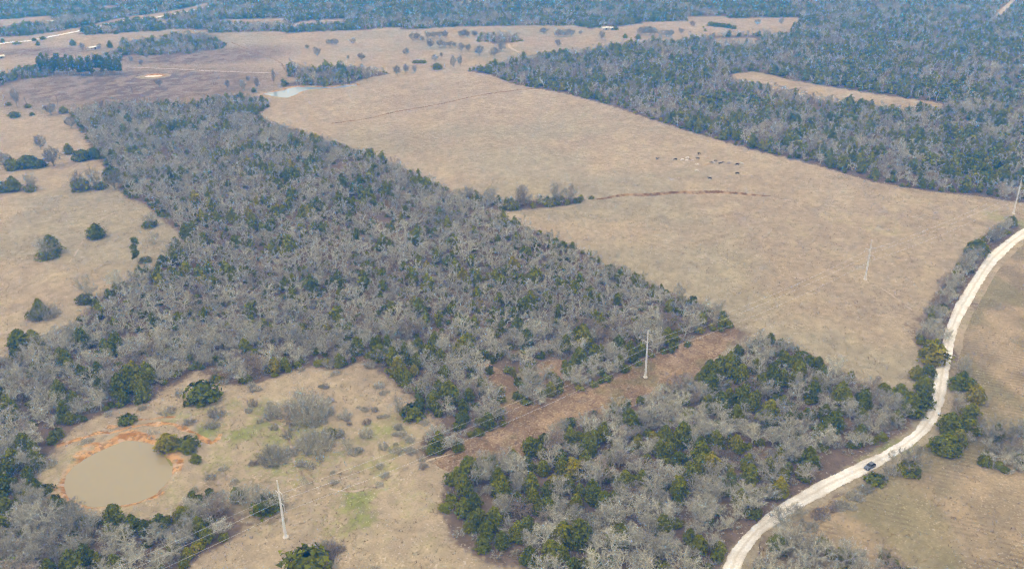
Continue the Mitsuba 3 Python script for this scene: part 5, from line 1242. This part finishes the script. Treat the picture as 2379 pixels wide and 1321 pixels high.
part(car, 'grille', box(2.40, 2.47, -.42, .42, .50, .66), 'tyre_mat', False, M)
part(car, 'windscreen', (np.array([[.985, -.70, 1.105], [.985, .70, 1.105], [.30, .56, 1.655], [.30, -.56, 1.655]]) + [.012, 0, .012], np.array([[0, 1, 2], [0, 2, 3]])), 'glass_mat', False, M)

# ------------------------------------------------------------------ cattle
def cow(seed, graze):
    """One continuous body of hulls between joint spheres; about 2.2 m long, 1.4 m tall."""
    def ball(p, r): return manifold3d.Manifold.sphere(r, 10).translate(list(map(float, p)))
    def bone(p, r, q, s): return manifold3d.Manifold.batch_hull([ball(p, r), ball(q, s)])
    b = [bone([-.75, 0, 1.05], .33, [0, 0, 1.0], .38), bone([0, 0, 1.0], .38, [.62, 0, 1.03], .34), bone([-.75, 0, 1.05], .33, [-.98, 0, 1.15], .2)]
    hp = np.array([1.42, .05, .42]) if graze else np.array([1.38, 0, 1.45])
    neck = np.array([1.12, .02, .85]) if graze else np.array([1.12, 0, 1.3])
    b += [bone([.62, 0, 1.08], .28, neck, .17), bone(neck, .17, hp, .14), bone(hp, .14, hp + [.28, 0, -.16], .085)]
    for sy in (-1, 1):
        b += [bone(hp + [-.02, sy * .12, .08], .05, hp + [-.06, sy * .30, .08], .03)]
        st = .08 * sy
        b += [bone([.62, sy * .2, .9], .15, [.60 + st, sy * .21, .45], .075), bone([.60 + st, sy * .21, .45], .075, [.62 + st, sy * .21, .04], .06)]
        b += [bone([-.80, sy * .2, 1.0], .2, [-.62 - st, sy * .21, .68], .10), bone([-.62 - st, sy * .21, .68], .10, [-.88 - st, sy * .21, .46], .07), bone([-.88 - st, sy * .21, .46], .07, [-.84 - st, sy * .21, .04], .06)]
    b += [bone([-1.1, 0, 1.25], .04, [-1.2, .03, .6], .03)]
    mf = manifold3d.Manifold.batch_boolean(b, manifold3d.OpType.Add)
    v, f = mesh_of(mf)
    tm = trimesh.Trimesh(v, f)
    trimesh.smoothing.filter_taubin(tm, iterations=6)
    return np.array(tm.vertices), np.array(tm.faces)
COWS = [mikit.ply(cow(k, k == 1), 'black_hide', smooth=50) for k in (0, 1)]
HIDE = {'b': 'black_hide', 'w': 'white_hide', 'c': 'cream_hide', 'g': 'grey_hide', 'd': 'dark_hide'}
for k, (c, x, y, lab) in enumerate(D['cows']):
    key = key_for('cow')
    s = .72 if 'calf' in lab else 1.12
    scene[key + '__body'] = {**COWS[0 if (k % 3 == 0 and 'graz' not in lab) else 1], 'bsdf': ref(HIDE[c]), 'to_world': T4().translate([x, y, 0]).rotate([0, 0, 1], float((k * 47 + (180 if k % 2 else 0)) % 50 - 25 + (180 if k % 2 else 0))).scale(s)}
    labels[key] = {'label': lab, 'category': 'calf' if 'calf' in lab else 'cow'}

# ------------------------------------------------------------------ far buildings
for a, b, dep, lab in D['buildings']:
    a, b = np.array(a), np.array(b)
    L = np.linalg.norm(b - a)
    ang = math.degrees(math.atan2(*(b - a)[::-1]))
    M = T4().translate([*((a + b) / 2), 0]).rotate([0, 0, 1], ang)
    key = key_for('farm_building')
    labels[key] = {'label': lab, 'category': 'building'}
    h = 3.0
    part(key, 'wall', box(-L / 2, L / 2, -dep / 2, dep / 2, 0, h), 'wall_mat', False, M)
    e, r = .5, h + dep * .22
    v = np.array([[-L / 2 - e, -dep / 2 - e, h - .1], [L / 2 + e, -dep / 2 - e, h - .1], [L / 2 + e, 0, r], [-L / 2 - e, 0, r], [L / 2 + e, dep / 2 + e, h - .1], [-L / 2 - e, dep / 2 + e, h - .1]])
    v = np.vstack([v, v - [0, 0, .14]])
    f = np.array([[0, 1, 2], [0, 2, 3], [3, 2, 4], [3, 4, 5], [6, 8, 7], [6, 9, 8], [9, 10, 8], [9, 11, 10], [0, 6, 7], [0, 7, 1], [4, 10, 11], [4, 11, 5], [1, 7, 8], [1, 8, 2], [2, 8, 10], [2, 10, 4], [0, 3, 9], [0, 9, 6], [3, 5, 11], [3, 11, 9]])
    part(key, 'roof', (v, f), 'roof_mat', False, M)
    part(key, 'door', box(-1.4, 1.4, -dep / 2 - .06, -dep / 2 - .003, 0.02, 2.5), 'opening_mat', False, M)
    for sx in (-.32, .32): part(key, 'window', box(sx * L - .6, sx * L + .6, -dep / 2 - .05, -dep / 2 - .003, 1.0, 2.1), 'opening_mat', False, M)

# ------------------------------------------------------------------ the air, one closed box round everything
scene['haze'] = {'type': 'cube', 'bsdf': {'type': 'null'}, 'interior': ref('air'), 'to_world': T4().translate([0, 0, 95.0]).scale([6500, 6500, 96.5])}
labels['haze'] = {'label': 'thin blue winter haze over the whole countryside', 'category': 'haze', 'kind': 'stuff'}
